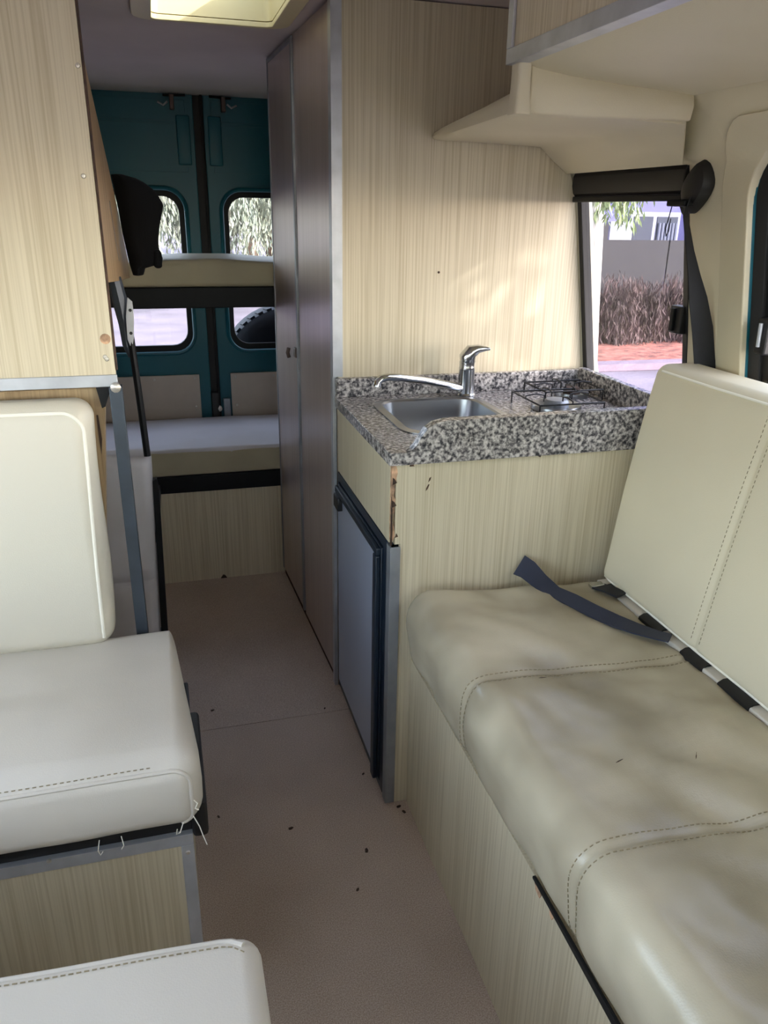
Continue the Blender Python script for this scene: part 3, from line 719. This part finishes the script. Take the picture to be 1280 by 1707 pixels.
# shoulder belt on the pillar
sb = thing('shoulder_belt', (1.09, 1.43, 1.05), 'black shoulder belt hanging from its pillar anchor', 'belt')
mb = MB(); lps = []
cy_, cz_ = 1.448, 1.405
for dx, sc in ((0.0, 1.0), (-0.012, 1.0), (-0.024, 0.86), (-0.03, 0.5)):
    lp = []
    for i in range(24):
        a = 2 * math.pi * i / 24
        ry = 0.030 + 0.008 * math.cos(2 * a); rz = 0.050
        y = cy_ + sc * ry * math.cos(a) - 0.012 * sc * math.sin(a); z = cz_ + sc * rz * math.sin(a)
        lp.append((xr(1.40) - 0.002 + dx, y, z))
    lps.append(lp)
mb.loft(lps).build('anchor_cover', 'black', sb)
B(xr(1.37) - 0.050, xr(1.37) - 0.022, 1.440, 1.500, 1.368, 1.380).build('guide_loop', 'black_metal', sb, 0.003)
path = [(1.040, 1.462, 1.386), (1.036, 1.455, 1.370), (1.024, 1.432, 1.345), (1.030, 1.412, 1.285), (1.044, 1.405, 1.235), (1.058, 1.40, 1.19), (1.080, 1.40, 1.13), (1.096, 1.398, 1.065), (1.112, 1.39, 1.0)]
wv = [(0, 1, 0), (.3, .8, 0), (.7, .6, 0), (1, .5, 0), (1, .2, 0), (1, 0, 0), (1, -.1, 0), (1, -.1, 0), (1, -.1, 0)]
MB().strip(path, [.048, .044, .034, .030, .034, .042, .046, .047, .047], wv, 0.0025).build('webbing', 'belt', sb)

# ------------------------------------------------------------------ overhead locker and corner shelf
oh = thing('overhead_locker', (0.78, 0.52, 1.55), 'overhead locker with an oak front above the sofa', 'locker')
B(0.600, 0.612, -0.35, 1.380, 1.592, 1.798).build('front_panel', 'wood', oh, 0.001)
mb = MB().prism([(.594, 1.583), (.622, 1.583), (.622, 1.587), (.5995, 1.587), (.5995, 1.606), (.594, 1.606)], 'y', -0.35, 1.386)
mb.build('bottom_trim', 'alu', oh, 0.001, label='aluminium angle along the lower edge')
mb = MB().prism([(.594, 1.366), (.5995, 1.366), (.5995, 1.381), (.615, 1.381), (.615, 1.387), (.594, 1.387)], 'z', 1.6062, 1.797)
mb.build('end_trim', 'alu', oh, 0.001)
B(0.612, 0.892, 1.368, 1.380, 1.592, 1.795).build('end_panel', 'wood', oh)
pr = [(0.614, 1.586), (0.64, 1.578), (0.70, 1.570), (0.80, 1.562), (0.90, 1.556), (0.950, 1.552), (0.955, 1.566), (0.80, 1.58), (0.614, 1.592)]
MB().prism(pr, 'y', -0.35, 1.376).build('underside', 'vinyl_wall', oh, sharp=50)
cs = thing('corner_shelf', (0.78, 1.67, 1.505), 'cream vinyl wrapped corner shelf above the stove', 'shelf')
mb = MB(); lps = []
for y, xe, th in ((1.372, 0.612, .040), (1.45, 0.618, .036), (1.60, 0.63, .030), (1.75, 0.642, .026), (1.88, 0.654, .022), (1.963, 0.664, .018)):
    z0 = 1.512
    lp = [(xe + .004, z0 + .002), (xe, z0 + th * .4), (xe + .003, z0 + th * .85), (xe + .012, z0 + th), (0.95, z0 + th), (0.962, z0 + .01), (1.035, 1.452), (1.03, 1.446), (0.985, 1.478), (0.95, z0 - .006), (0.80, z0 - .002), (xe + .02, z0 - .001)]
    lps.append([(x, max(y, 1.372 + 1.32 * max(0, x - 0.95)), z) for x, z in lp])
mb.loft(lps).build('board', 'vinyl_wall', cs, sharp=50)
mb = MB()
lps = []
for x, z0, z1 in ((0.630, 1.512, 1.588), (0.66, 1.509, 1.578), (0.72, 1.508, 1.570), (0.80, 1.509, 1.564), (0.90, 1.511, 1.559), (0.952, 1.511, 1.557)):
    lps.append([(x, 1.360, z0), (x, 1.354, (z0 + z1) / 2), (x, 1.360, z1), (x, 1.384, z1), (x, 1.384, z0)])
mb.loft(lps).build('end_band', 'vinyl_wall', cs, 0.003, sharp=50)
lps = []
for z, a in ((1.590, .0), (1.56, .0), (1.53, .001), (1.512, .003), (1.507, .002)):
    lps.append([(x, y, z) for x, y in rr(0.604 - a, 0.628 + a, 1.350 - a, 1.385 + a, 0.006, 3)])
MB().loft(lps).build('corner_post', 'vinyl_wall', cs, sharp=60)

# ------------------------------------------------------------------ dinette side
pt = thing('partition', (-0.42, 1.45, 1.055), 'pale oak partition panel with screws above the dinette backrest', 'partition')
MB().prism([(-0.088, 1.070), (-0.088, 1.797), (-0.515, 1.797), (-0.545, 1.62), (-0.57, 1.55), (-0.67, 1.447), (-0.735, 1.070)], 'y', 1.442, 1.458).build('panel', 'wood', pt, 0.001)
B(-0.0875, -0.0845, 1.443, 1.458, 1.080, 1.797).build('edge_band', 'chip_dark', pt)
mb = MB().prism([(1.437, 1.052), (1.462, 1.052), (1.462, 1.0555), (1.4415, 1.0555), (1.4415, 1.073), (1.437, 1.073)], 'x', -0.735, -0.086)
mb.build('bottom_trim', 'alu', pt, 0.001)
for x, z in ((-0.104, 1.395), (-0.094, 1.552), (-0.100, 1.100), (-0.1025, 1.104), (-0.30, 1.4), (-0.5, 1.4)): screw(pt, (x, 1.442, z), 'y', 0.004)
MB().lathe([(0.010, .0008), (0.011, 0), (0.008, -.0008)], (-0.099, 1.4425, 1.135), 12, 'y').build('plug', 'chip', pt)
MB().prism([(-0.125, 1.054), (-0.096, 1.054), (-0.112, 1.015), (-0.118, 1.012)], 'y', 1.446, 1.452).build('gusset', 'black_metal', pt)
po = thing('support_post', (-0.092, 1.445, 0), 'dull aluminium support post bolted under the partition', 'post')
mb = MB().prism([(-.102, 1.432), (-.080, 1.432), (-.080, 1.46), (-.084, 1.46), (-.084, 1.436), (-.102, 1.436)], 'z', 0.0, 1.0515)
mb.build('angle_bar', 'alu_dark', po, 0.001)
MB().lathe([(0.009, 0), (0.009, -.005), (0.006, -.007)], (-0.090, 1.432, 1.052), 10, 'y').build('bolt', 'screw', po)
sidep = thing('cabinet_side_board', (-0.1, 2.3, 1.14), 'beige board with a slanted edge behind the partition', 'board')
MB().prism([(1.55, 1.22), (2.0, 1.186), (2.55, 1.148), (2.92, 1.122), (2.70, 1.215), (2.3, 1.36), (2.10, 1.43), (1.55, 1.6)], 'x', -0.103, -0.093).build('board', 'wood_dark', sidep)
MB().tube([(-0.094, 1.95, 1.36), (-0.094, 2.02, 1.30), (-0.094, 2.12, 1.225)], 0.003, 6).build('edge_wire', 'screw', sidep)
# wood back panel behind the backrest
bp = thing('seat_back_panel', (-0.45, 1.49, 0), 'brown wooden board behind the dinette backrest', 'board')
MB().prism([(-0.735, 0), (-0.172, 0), (-0.160, .55), (-0.116, 1.0), (-0.114, 1.045), (-0.735, 1.045)], 'y', 1.468, 1.505).build('board', 'wood_dark', bp, 0.003)
MB().prism([(-0.131, 0.995), (-0.128, .995), (-0.126, .95), (-0.130, .92), (-0.131, .95)], 'y', 1.4655, 1.4682).build('crack', 'chip_dark', bp)

ds = thing('dinette_seat', (-0.38, 1.2, 0), 'cream leather dinette seat on an oak box with aluminium edging', 'seat')
B(-0.74, -0.026, 1.030, 1.042, 0.0, 0.398).build('front_panel', 'wood', ds, 0.001)
B(-0.038, -0.026, 1.042, 1.43, 0.0, 0.398).build('side_panel', 'wood', ds, 0.001)
B(-0.74, -0.04, 1.045, 1.43, 0.0, 0.39).build('box_core', 'wood_dark', ds)
mb = MB().prism([(1.026, .380), (1.0298, .380), (1.0298, .399), (1.05, .399), (1.05, .402), (1.026, .402)], 'x', -0.74, -0.022)
mb.build('top_trim', 'alu', ds, 0.001)
mb = MB().prism([(-.042, 1.026), (-.022, 1.026), (-.022, 1.05), (-.0256, 1.05), (-.0256, 1.0298), (-.042, 1.0298)], 'z', 0.0, 0.3798)
mb.build('corner_trim', 'alu', ds, 0.001)
for x, z in ((-0.032, .365), (-0.24, .40)): screw(ds, (x, 1.026, z), 'y', 0.004)
B(-0.74, -0.012, 1.035, 1.42, 0.402, 0.436).build('seat_board', 'black', ds, 0.003)
B(-0.022, 0.004, 1.02, 1.27, 0.396, 0.468).build('side_plate', 'black', ds, 0.008, 3)
def dseat_fn(p, n):
    q = p.copy()
    if n.z > 0.1:
        q.z += (0.007 * math.sin(math.pi * min(1, max(0, (p.y - 1.0) / .4))) + 0.004 * noise.noise(Vector((p.x * 7, p.y * 7, 5)))) * n.z
        q.z += 0.012 * max(0, (-0.05 - p.x) / 0.5) * n.z * (p.y < 1.2)
    if n.y < -0.1: q.y -= (0.010 * math.sin(math.pi * min(1, max(0, (p.z - .43) / .14))) + .003 * noise.noise(Vector((p.x * 14, p.z * 12, 2)))) * -n.y
    if n.x > 0.1: q.x -= 0.028 * max(0, (p.y - 1.05) / 0.35) * n.x - 0.004 * n.x * math.sin(math.pi * min(1, max(0, (p.z - .43) / .14)))
    return q
mb = MB().cushion((-0.73, 1.000, 0.434), (-0.004, 1.425, 0.572), 0.036, 0.025, dseat_fn)
dc = mb.build('seat_cushion', 'leather_grey', ds, sharp=180); bv = mb.bvh()
rays = [((-0.72 + 0.665 * i / 40, 0.8, 0.553), (0, 1, 0)) for i in range(41)]
for i in range(9):
    a = R(90 - 90 * i / 8); rays.append(((-0.046 + 0.028 * math.cos(a), 0.8, 0.527 + 0.026 * math.sin(a)), (0, 1, 0)))
rays += [((-0.018, 0.8, 0.527 - 0.055 * i / 6), (0, 1, 0)) for i in range(1, 7)]
for i in range(1, 6):
    a = R(-90 * i / 6); rays.append(((-0.042 + 0.024 * math.cos(a), 0.8, 0.470 + 0.024 * math.sin(a)), (0, 1, 0)))
piping(bv, rays, 'piping', 'leather_grey', dc, 0.0036)
stitches(bv, [((o_[0], o_[1], o_[2] + .007), d_) for o_, d_ in rays[:40]], 'stitching', 'stitch', dc)
def thread(pts): MB().tube(pts, 0.0009, 4).build('loose_thread', 'piping', dc)
thread([(-0.018, 0.992, 0.468), (-0.010, 0.985, 0.452), (-0.006, 0.982, 0.436), (-0.001, 0.98, 0.418)])
thread([(-0.034, 1.00, 0.452), (-0.040, 0.992, 0.440), (-0.046, 0.996, 0.434), (-0.044, 0.996, 0.444)])
thread([(-0.16, 1.005, 0.442), (-0.163, 0.998, 0.428), (-0.160, 0.997, 0.420), (-0.156, 0.998, 0.425)])
thread([(-0.128, 1.005, 0.442), (-0.125, 0.998, 0.430), (-0.129, 0.997, 0.424)])
thread([(-0.015, .99, .500), (-0.010, .986, .496), (-0.014, .985, .488), (-0.009, .985, .484)])
def dback_fn(p, n):
    q = p.copy()
    if n.y < -0.05:
        q.y -= (0.012 * math.sin(math.pi * min(1, max(0, (p.z - .55) / .49))) + .004 * noise.noise(Vector((p.x * 5, p.z * 5, 9)))) * -n.y
    t = (p.z - .56) / .48
    q.y += 0.012 * t
    if p.x > -0.3: q.x += 0.012 * t + 0.004 * math.sin(6 * t)
    return q
mb = MB().cushion((-0.73, 1.375, 0.562), (-0.140, 1.455, 1.036), 0.034, 0.03, dback_fn)
db = mb.build('backrest', 'leather', ds, sharp=180); bv = mb.bvh()
rays = [((-0.158, 1.1, 0.585 + .40 * i / 24), (0, 1, 0)) for i in range(25)]
rays = [((o_[0] + 0.012 * ((o_[2] - .56) / .48), o_[1], o_[2]), d_) for o_, d_ in rays]
x_ = rays[-1][0][0]; z_ = rays[-1][0][2]
for i in range(1, 8):
    a = R(90 * i / 8); rays.append(((x_ - 0.035 + 0.035 * math.cos(a), 1.1, z_ + 0.035 * math.sin(a)), (0, 1, 0)))
rays += [((x_ - 0.035 - 0.5 * i / 24, 1.1, z_ + 0.035), (0, 1, 0)) for i in range(25)]
piping(bv, rays, 'piping', 'piping', db, 0.0034)

# seat nearest the cab
cq = thing('cab_side_seat', (-0.30, 0.40, 0), 'pale leather seat cushion facing the dinette seat on an oak box', 'seat')
B(-0.74, -0.06, 0.06, 0.58, 0.0, 0.42).build('box', 'wood', cq, 0.002)
def cfn(p, n):
    q = p.copy()
    if n.z > .1: q.z += (.006 * math.sin(math.pi * min(1, max(0, (p.y) / .7))) + .003 * noise.noise(Vector((p.x * 8, p.y * 8, 1)))) * n.z
    if p.y > .5: q.y += 0.045 * (0.05 - p.x) / 0.34 * max(0, (p.y - .5) / .19) * .4
    return q
mb = MB().cushion((-0.73, 0.04, 0.42), (0.050, 0.695, 0.552), 0.026, 0.03, cfn)
cc = mb.build('seat_cushion', 'leather_grey', cq, sharp=180); bv = mb.bvh()
def ye(x): return 0.668 + 0.045 * (0.05 - x) / .34 * .4
rays = [((0.030 - 0.5 * i / 40, ye(0.030 - .5 * i / 40) - (0.012 * (1 - i / 2) ** 2 if i < 2 else 0), 0.9), (0, 0, -1)) for i in range(41)]
piping(bv, [((o_[0], o_[1] + .016, .9), d_) for o_, d_ in rays], 'piping', 'leather_grey', cc, 0.004)
stitches(bv, [((o_[0], o_[1] + .006, .9), d_) for o_, d_ in rays], 'stitching', 'stitch', cc, .008, .005, .0008)

# unseen cab seats, added to block windscreen light from the rear bed and floor
def light_block_seat(x, label):
    t = thing('light_block_chair', (x, -0.75, 0), label, 'chair', 'added cab chairs blocking light')
    B(x - .22, x + .22, -1.12, -0.66, 0.0, 0.38).build('pedestal', 'black', t, 0.01)
    MB().cushion((x - .25, -1.20, 0.38), (x + .25, -0.64, 0.54), 0.05, 0.05).build('seat_cushion', 'leather_grey', t, sharp=180)
    MB().cushion((x - .25, -0.80, 0.52), (x + .25, -0.66, 1.16), 0.05, 0.05, lambda p, n: p + Vector((0, .16 * (p.z - .52), 0))).build('backrest', 'leather_grey', t, sharp=180)
    hr = MB().cushion((x - .13, -0.66, 1.20), (x + .13, -0.56, 1.38), 0.04, 0.04).build('headrest', 'leather_grey', t, sharp=180)
    for dx in (-.06, .06): MB().tube([(x + dx, -.61, 1.10), (x + dx, -.61, 1.22)], .006, 8).build('headrest_post', 'chrome', t)
light_block_seat(-0.42, 'unseen cream cab chair added to block light ahead of the dinette side')
light_block_seat(0.20, 'unseen cream cab chair added to block light in the middle of the cab')
light_block_seat(0.80, 'unseen cream cab chair added to block light ahead of the sofa bench')

# ------------------------------------------------------------------ beds at the rear
rb = thing('rear_bed', (0.19, 3.03, 0), 'low rear bed platform with an oak front and black steel rail', 'bed')
B(-0.745, 1.12, 2.796, 2.808, 0.0, 0.366).build('front_panel', 'wood', rb, 0.001)
B(-0.745, 1.12, 2.790, 2.83, 0.366, 0.430).build('rail', 'black_metal', rb, 0.003)
B(-0.745, 1.12, 2.83, 3.26, 0.405, 0.430).build('slat_board', 'wood_dark', rb)
MB().prism([(0.135, .0), (0.16, .0), (0.155, .010), (0.147, .016), (0.14, .008)], 'y', 2.793, 2.7965).build('chip', 'chip_dark', rb)
def mfn(amp, z1):
    def f(p, n):
        q = p.copy()
        if n.z > .1: q.z += (amp * math.sin(math.pi * min(1, max(0, (p.x + .1) / .5))) + .004 * noise.noise(Vector((p.x * 6, p.y * 9, 3)))) * n.z
        if n.y < -.1: q.y += .006 * noise.noise(Vector((p.x * 8, p.z * 10, 6)))
        return q
    return f
lm = thing('mattress', (0.19, 3.03, 0.43), 'pale lilac mattress on the low rear bed', 'mattress', 'bunk mattresses')
m_ = MB().cushion((-0.74, 2.789, 0.431), (1.11, 3.255, 0.531), 0.012, 0.04, mfn(.002, .531))
o = m_.build('cover', 'mattress_cover', lm, sharp=180)
MB().cushion((-0.735, 2.787, 0.434), (1.105, 2.81, 0.523), 0.006, 0.04, None).build('side_band', 'mattress_side', lm, sharp=180)
ub = thing('upper_bunk', (0.19, 3.03, 1.02), 'raised rear bunk frame of black steel across the windows', 'bunk')
B(-0.115, 1.05, 2.790, 2.83, 1.030, 1.098).build('rail', 'black_metal', ub, 0.003)
B(-0.70, 1.05, 2.83, 3.22, 1.070, 1.096).build('slat_board', 'wood_dark', ub)
B(-0.70, -0.115, 2.795, 2.825, 1.035, 1.09).build('rail_end', 'black_metal', ub)
um = thing('mattress', (0.19, 3.03, 1.098), 'cream mattress on the raised rear bunk', 'mattress', 'bunk mattresses')
MB().cushion((-0.70, 2.789, 1.099), (1.05, 3.22, 1.178), 0.014, 0.04, mfn(.010, 1.178)).build('cover', 'mattress_side', um, sharp=180)
# bunk support bar with hinge plate
bsu = thing('bunk_support', (-0.075, 2.05, 0.75), 'black bunk support bar with a perforated steel hinge plate', 'support')
MB().tube([(-0.067, 2.00, 0.752), (-0.073, 2.02, 0.90), (-0.080, 2.04, 1.05)], 0.0085, 8).build('bar', 'black_metal', bsu)
plate = [(1.01, -.10 + .018), (1.03, -.078), (1.07, -.074), (1.12, -.070), (1.14, -.074), (1.15, -.083)]
pl = MB().prism([(-0.088, 1.045), (-0.080, 1.02), (-0.072, 1.05), (-0.067, 1.10), (-0.068, 1.135), (-0.078, 1.145), (-0.086, 1.10)], 'y', 2.03, 2.034).build('hinge_plate', 'alu', bsu, 0.0005)
for x, z in ((-0.0745, 1.115), (-0.078, 1.060)): MB().lathe([(0.004, 0), (0.004, -.002), (0.002, -.0022)], (x, 2.0295, z), 8, 'y').build('bolt_hole', 'black', pl)
MB().tube([(-0.105, 2.05, 1.19), (-0.098, 2.05, 1.14), (-0.092, 2.05, 1.08), (-0.092, 2.045, 1.03), (-0.084, 2.04, 1.0)], [.016, .018, .014, .010, .006], 8).build('bracket_arm', 'alu_dark', bsu)
# upright cushion and black frame behind the post
uc = thing('bunk_back_cushion', (-0.3, 2.06, 0.20), 'lilac grey cushion standing upright behind the support post', 'cushion')
def ufn(p, n):
    q = p.copy()
    if n.y < -.1: q.y += .008 * noise.noise(Vector((p.x * 6, p.z * 6, 8))) - (.0 if abs(p.z - .40) > .012 else -.006)
    t = (p.z - .2) / .55; 
    if p.x > -.2: q.x -= 0.022 * (1 - t)
    return q
MB().cushion((-0.62, 1.985, 0.20), (-0.058, 2.10, 0.750), 0.025, 0.03, ufn, ((), (), (.40,))).build('cover', 'mattress_cover', uc, sharp=180)
sf2 = thing('side_bunk_frame', (-0.3, 2.07, 0), 'black steel side frame edging the aisle by the upright cushion', 'frame')
MB().prism([(-0.085, 0.0), (-0.062, 0.0), (-0.062, .10), (-0.046, .66), (-0.050, .69), (-0.060, .685)], 'y', 1.995, 2.02).build('post', 'black_metal', sf2, 0.002)
B(-0.62, -0.07, 1.985, 2.10, 0.165, 0.198).build('cross_rail', 'black_metal', sf2, 0.003)
B(-0.62, -0.60, 1.985, 2.10, 0.0, 0.165).build('leg', 'black_metal', sf2, 0.003)
B(-0.072, -0.058, 2.02, 2.785, 0.50, 0.53).map(lambda p: (p.x, p.y, p.z - .16 * (p.y - 2.02))).build('side_rail', 'black_metal', sf2, 0.003)
# black cloth hanging over the board
cl = thing('black_jacket', (-0.03, 2.3, 1.17), 'black cloth hanging crumpled over the bunk end', 'cloth')
prof = [(1.178, -.068, -.040), (1.195, -.072, -.034), (1.205, -.074, .004), (1.225, -.077, .010), (1.25, -.080, .006), (1.27, -.083, .007), (1.30, -.086, .012), (1.33, -.088, .020), (1.355, -.090, .027), (1.375, -.093, .018), (1.395, -.095, .002), (1.41, -.097, -.018), (1.42, -.098, -.038), (1.427, -.098, -.066)]
lps = []
for z, xa, xb in prof:
    lp = []
    for i in range(28):
        a = 2 * math.pi * i / 28; cx = (xa + xb) / 2; rx = (xb - xa) / 2
        k = 1 + .10 * noise.noise(Vector((math.cos(a) * 1.6, math.sin(a) * 1.6, z * 14)))
        y = 2.3 + 0.045 * math.sin(a) * k + .010 * noise.noise(Vector((a * 1.2, z * 20, 2)))
        lp.append((cx + rx * math.cos(a), y, z))
    lps.append(lp)
MB().loft(lps).build('cloth', 'cloth_black', cl, sharp=50)
MB().cushion((-0.012, 2.255, 1.196), (0.012, 2.285, 1.246), 0.011, 0.01, lambda p, n: p + n * .003 * noise.noise(p * 60)).build('cuff', 'cloth_black', cl, sharp=180)

# ------------------------------------------------------------------ outside
g = B(-60, 60, -50, 70, -0.70, -0.60).build('ground', 'asphalt'); tag(g, 'grey asphalt road around the van', 'road', kind='structure')
g = MB().prism([(2, 9.5), (30, 8.6), (30, 15.6), (2, 15.6)], 'z', -0.60, -0.56).build('ground_bed', 'mulch'); tag(g, 'red mulch bed between kerb and fence', 'ground', kind='structure')
g = MB().prism([(1, 9.25), (30, 8.35), (30, 8.6), (1, 9.5)], 'z', -0.60, -0.50).build('kerb', 'kerb', None, .01); tag(g, 'pale concrete kerb along the mulch bed', 'kerb', kind='structure')
bd = thing('building', (14, 19, -0.6), 'lilac rendered house with a white framed window', 'building')
B(8.6, 24, 16, 24, -0.6, 7).build('wall', 'lilac_wall', bd)
B(8.45, 24.1, 15.85, 24.1, 6.8, 7.05).build('roof_edge', 'white_paint', bd)
win = B(10.0, 11.25, 15.93, 16.02, 0.25, 1.42).build('window', 'white_paint', bd, 0.01)
for x0, x1 in ((10.08, 10.56), (10.66, 11.18)):
    B(x0, x1, 15.915, 15.94, 0.33, 1.33).build('pane', 'window_dark', win)
for i in range(6): MB().lathe([(0.035, 0.35), (0.035, 1.2)], (10.72 + i * .085, 15.90, 0), 8).build('curtain_fold', 'curtain', win)
B(9.45, 10.0, 15.80, 16.0, 0.3, 1.22).build('meter_box', 'white_paint', bd, 0.01)
B(11.75, 12.1, 15.6, 16.0, -0.6, 6.8).build('pillar', 'white_paint', bd)
fe = thing('fence', (11, 12.4, -0.6), 'dark grey panel fence behind dry bushes', 'fence')
for i in range(7): B(7.36 + i * 1.25, 8.58 + i * 1.25, 12.38, 12.42, -0.56, 0.955).build('panel', 'fence_grey', fe)
B(7.05, 7.36, 12.36, 12.6, -0.56, 1.20).build('pillar', 'fence_grey', fe)
pm = thing('palm_tree', (4.52, 7.9, -0.6), 'pale slender tree trunk standing at the kerb', 'tree')
MB().tube([(4.66, 7.9, -0.6), (4.62, 7.9, -0.2), (4.58, 7.9, 0.4), (4.53, 7.9, 1.1), (4.47, 7.9, 2.0), (4.4, 7.9, 3.4), (4.4, 7.9, 4.6)], [.16, .115, .105, .105, .10, .10, .09], 14).build('trunk', 'bark_pale', pm)
def leafmesh(strands, n_leaf, ln, wd_, seed, spread=.5):
    rnd = random.Random(seed); vs = []; fs = []
    for (x, y, z0, z1) in strands:
        dx, dy = rnd.uniform(-.25, .25), rnd.uniform(-.25, .25)
        for k in range(n_leaf):
            t = rnd.random(); L = ln * rnd.uniform(.6, 1.3); W = wd_ * rnd.uniform(.7, 1.3)
            c = Vector((x + dx * t + rnd.gauss(0, .25 * ln), y + dy * t + rnd.gauss(0, .25 * ln), lerp(z0, z1, t)))
            d = Vector((rnd.uniform(-1, 1) * spread, rnd.uniform(-1, 1) * spread, -1)).normalized()
            s_ = Vector((rnd.uniform(-1, 1), rnd.uniform(-1, 1), .2)).cross(d)
            if s_.length < 1e-3: continue
            s_.normalize(); b = len(vs)
            vs += [c, c + d * L * .5 + s_ * W / 2, c + d * L, c + d * L * .5 - s_ * W / 2]; fs.append((b, b + 1, b + 2, b + 3))
    m = MB(); m.v = vs; m.f = fs; return m
rnd = random.Random(5)
fr_ = [(4.5 + rnd.uniform(-1.2, 1.2), 8.1 + rnd.uniform(-1.2, 1.2), 5.2, 4.0) for _ in range(160)]
leafmesh(fr_, 22, .22, .05, 2).build('foliage', 'leaf_green', pm, smooth=False, recalc=False, kind='stuff')
# drooping pepper tree near the window
pp = thing('pepper_tree', (2.6, 6.8, -0.6), 'drooping green tree hanging over the side window', 'tree')
MB().tube([(2.4, 7.6, -0.6), (2.45, 7.5, .8), (2.6, 7.2, 2.2), (3.0, 6.7, 3.2), (3.6, 6.1, 3.6)], [.16, .13, .11, .08, .04], 10).build('trunk', 'bark', pp)
st = []
for _ in range(26): st.append((rnd.gauss(3.49, .05), rnd.gauss(6, .06), 2.2, rnd.uniform(1.24, 1.5)))
for _ in range(16): st.append((rnd.gauss(3.74, .04), rnd.gauss(6, .05), 2.2, rnd.uniform(1.30, 1.6)))
for _ in range(140): st.append((rnd.uniform(2.2, 3.9), rnd.uniform(5.2, 6.2), 3.8, rnd.uniform(2.0, 3.0)))
leafmesh(st, 60, .085, .018, 4).build('foliage', 'leaf_green', pp, smooth=False, recalc=False, kind='stuff')
# dry bushes in front of the fence
for i, (bx, by, bh) in enumerate(((6.35, 11.4, .6), (6.97, 11.3, .75), (7.6, 11.4, .7), (8.22, 11.3, .75), (8.85, 11.4, .7))):
    b_ = thing('dry_bush', (bx, by, -0.58), 'dry reddish brown bush in the mulch bed before the fence', 'bush', 'dry bushes along the fence')
    st = [(bx + rnd.uniform(-.27, .27), by + rnd.uniform(-.3, .3), -.58 + bh * rnd.uniform(.3, 1.0) * 1.5, -.58) for _ in range(260)]
    leafmesh(st, 26, .15, .018, 20 + i, .6).build('twigs', 'leaf_dry', b_, smooth=False, recalc=False, kind='stuff')
# tree behind the van
rt = thing('weeping_tree', (2.45, 17, -0.6), 'large weeping tree across the road behind the rear doors', 'tree')
MB().tube([(2.40, 17.5, -0.6), (2.45, 17.4, .3), (2.3, 17.3, .9), (1.9, 17.2, 1.8), (1.5, 17.2, 2.9)], [.28, .20, .15, .12, .08], 10).build('trunk', 'bark', rt)
MB().tube([(2.45, 17.4, .3), (2.7, 17.4, .9), (3.1, 17.4, 2.2)], [.16, .12, .07], 10).build('limb', 'bark', rt)
st = [(rnd.uniform(-3.2, 6.0), rnd.uniform(15.2, 19.0), rnd.uniform(2.6, 4.6), rnd.uniform(.45, 1.3)) for _ in range(900)]
leafmesh(st, 80, .15, .035, 9, .45).build('foliage', 'leaf_grey', rt, smooth=False, recalc=False, kind='stuff')
for i, (x, y, r_) in enumerate(((-9, 34, 4), (4, 36, 4.5), (18, 33, 4))):
    t_ = thing('far_tree', (x, y, -0.6), 'pale green tree far across the road', 'tree', 'trees across the road')
    MB().tube([(x, y, -.6), (x, y, 1.5), (x + .2, y, 3)], [.3, .25, .15], 8).build('trunk', 'bark', t_)
    st = [(x + rnd.uniform(-r_, r_), y + rnd.gauss(0, 1.5), rnd.uniform(2, 6), rnd.uniform(.2, 1.5)) for _ in range(160)]
    leafmesh(st, 26, .45, .14, 50 + i, .5).build('foliage', 'leaf_grey', t_, smooth=False, recalc=False, kind='stuff')
# tree towards the sun that dapples the light
sd = thing('shade_tree', (4.4, -1.0, -0.6), 'leafy street tree beside the cab', 'tree')
MB().tube([(4.4, -0.8, -0.6), (4.4, -0.8, 1.2), (4.1, -.5, 2.4), (3.4, -.1, 3.1)], [.16, .13, .09, .05], 10).build('trunk', 'bark', sd)
st = [(rnd.uniform(2.7, 3.8), rnd.uniform(-3.6, -0.35), rnd.uniform(2.6, 3.6), rnd.uniform(1.5, 2.3)) for _ in range(420)]
st += [(rnd.uniform(2.7, 3.8), rnd.uniform(-0.35, 0.9), rnd.uniform(2.6, 3.4), rnd.uniform(1.6, 2.3)) for _ in range(22)]
leafmesh(st, 40, .15, .036, 31, .9).build('foliage', 'leaf_green', sd, smooth=False, recalc=False, kind='stuff')
# spare wheel on the rear door
swl = thing('spare_wheel', (0.53, 3.50, 0.36), 'dark spare wheel mounted outside on the rear door', 'wheel')
mb = MB(); prof = [(0.19, -.09), (0.24, -.105), (0.28, -.10), (0.298, -.085), (0.303, -.05), (0.304, 0), (0.303, .05), (0.298, .085), (0.28, .10), (0.24, .105), (0.19, .09)]
mb.lathe(prof, (0.53, 3.48, 0.66), 48, 'y').build('tyre', 'tyre', swl)
for i in range(48):
    a = 2 * math.pi * i / 48; a2 = a + .07
    vs = []
    for aa, dy in ((a, -.085), (a2, -.085), (a2 + .03, -.02), (a + .03, -.02)):
        for rr_ in (0.296, 0.308): vs.append((0.53 + rr_ * math.cos(aa), 3.48 + dy, 0.66 + rr_ * math.sin(aa)))
    MB().add(vs, [(0, 2, 4, 6), (1, 7, 5, 3), (0, 1, 3, 2), (2, 3, 5, 4), (4, 5, 7, 6), (6, 7, 1, 0)]).build('tread_block', 'tyre', swl)
MB().lathe([(0.19, -.08), (0.17, -.07), (0.16, -.02), (0.06, -.03), (0.02, -.035), (0.02, .0), (0.19, .0)], (0.53, 3.48, 0.66), 32, 'y').build('rim', 'alu_dull', swl)
MB().tube([(0.53, 3.34, .66), (0.53, 3.48, .66)], .03, 10).build('carrier', 'black_metal', swl)
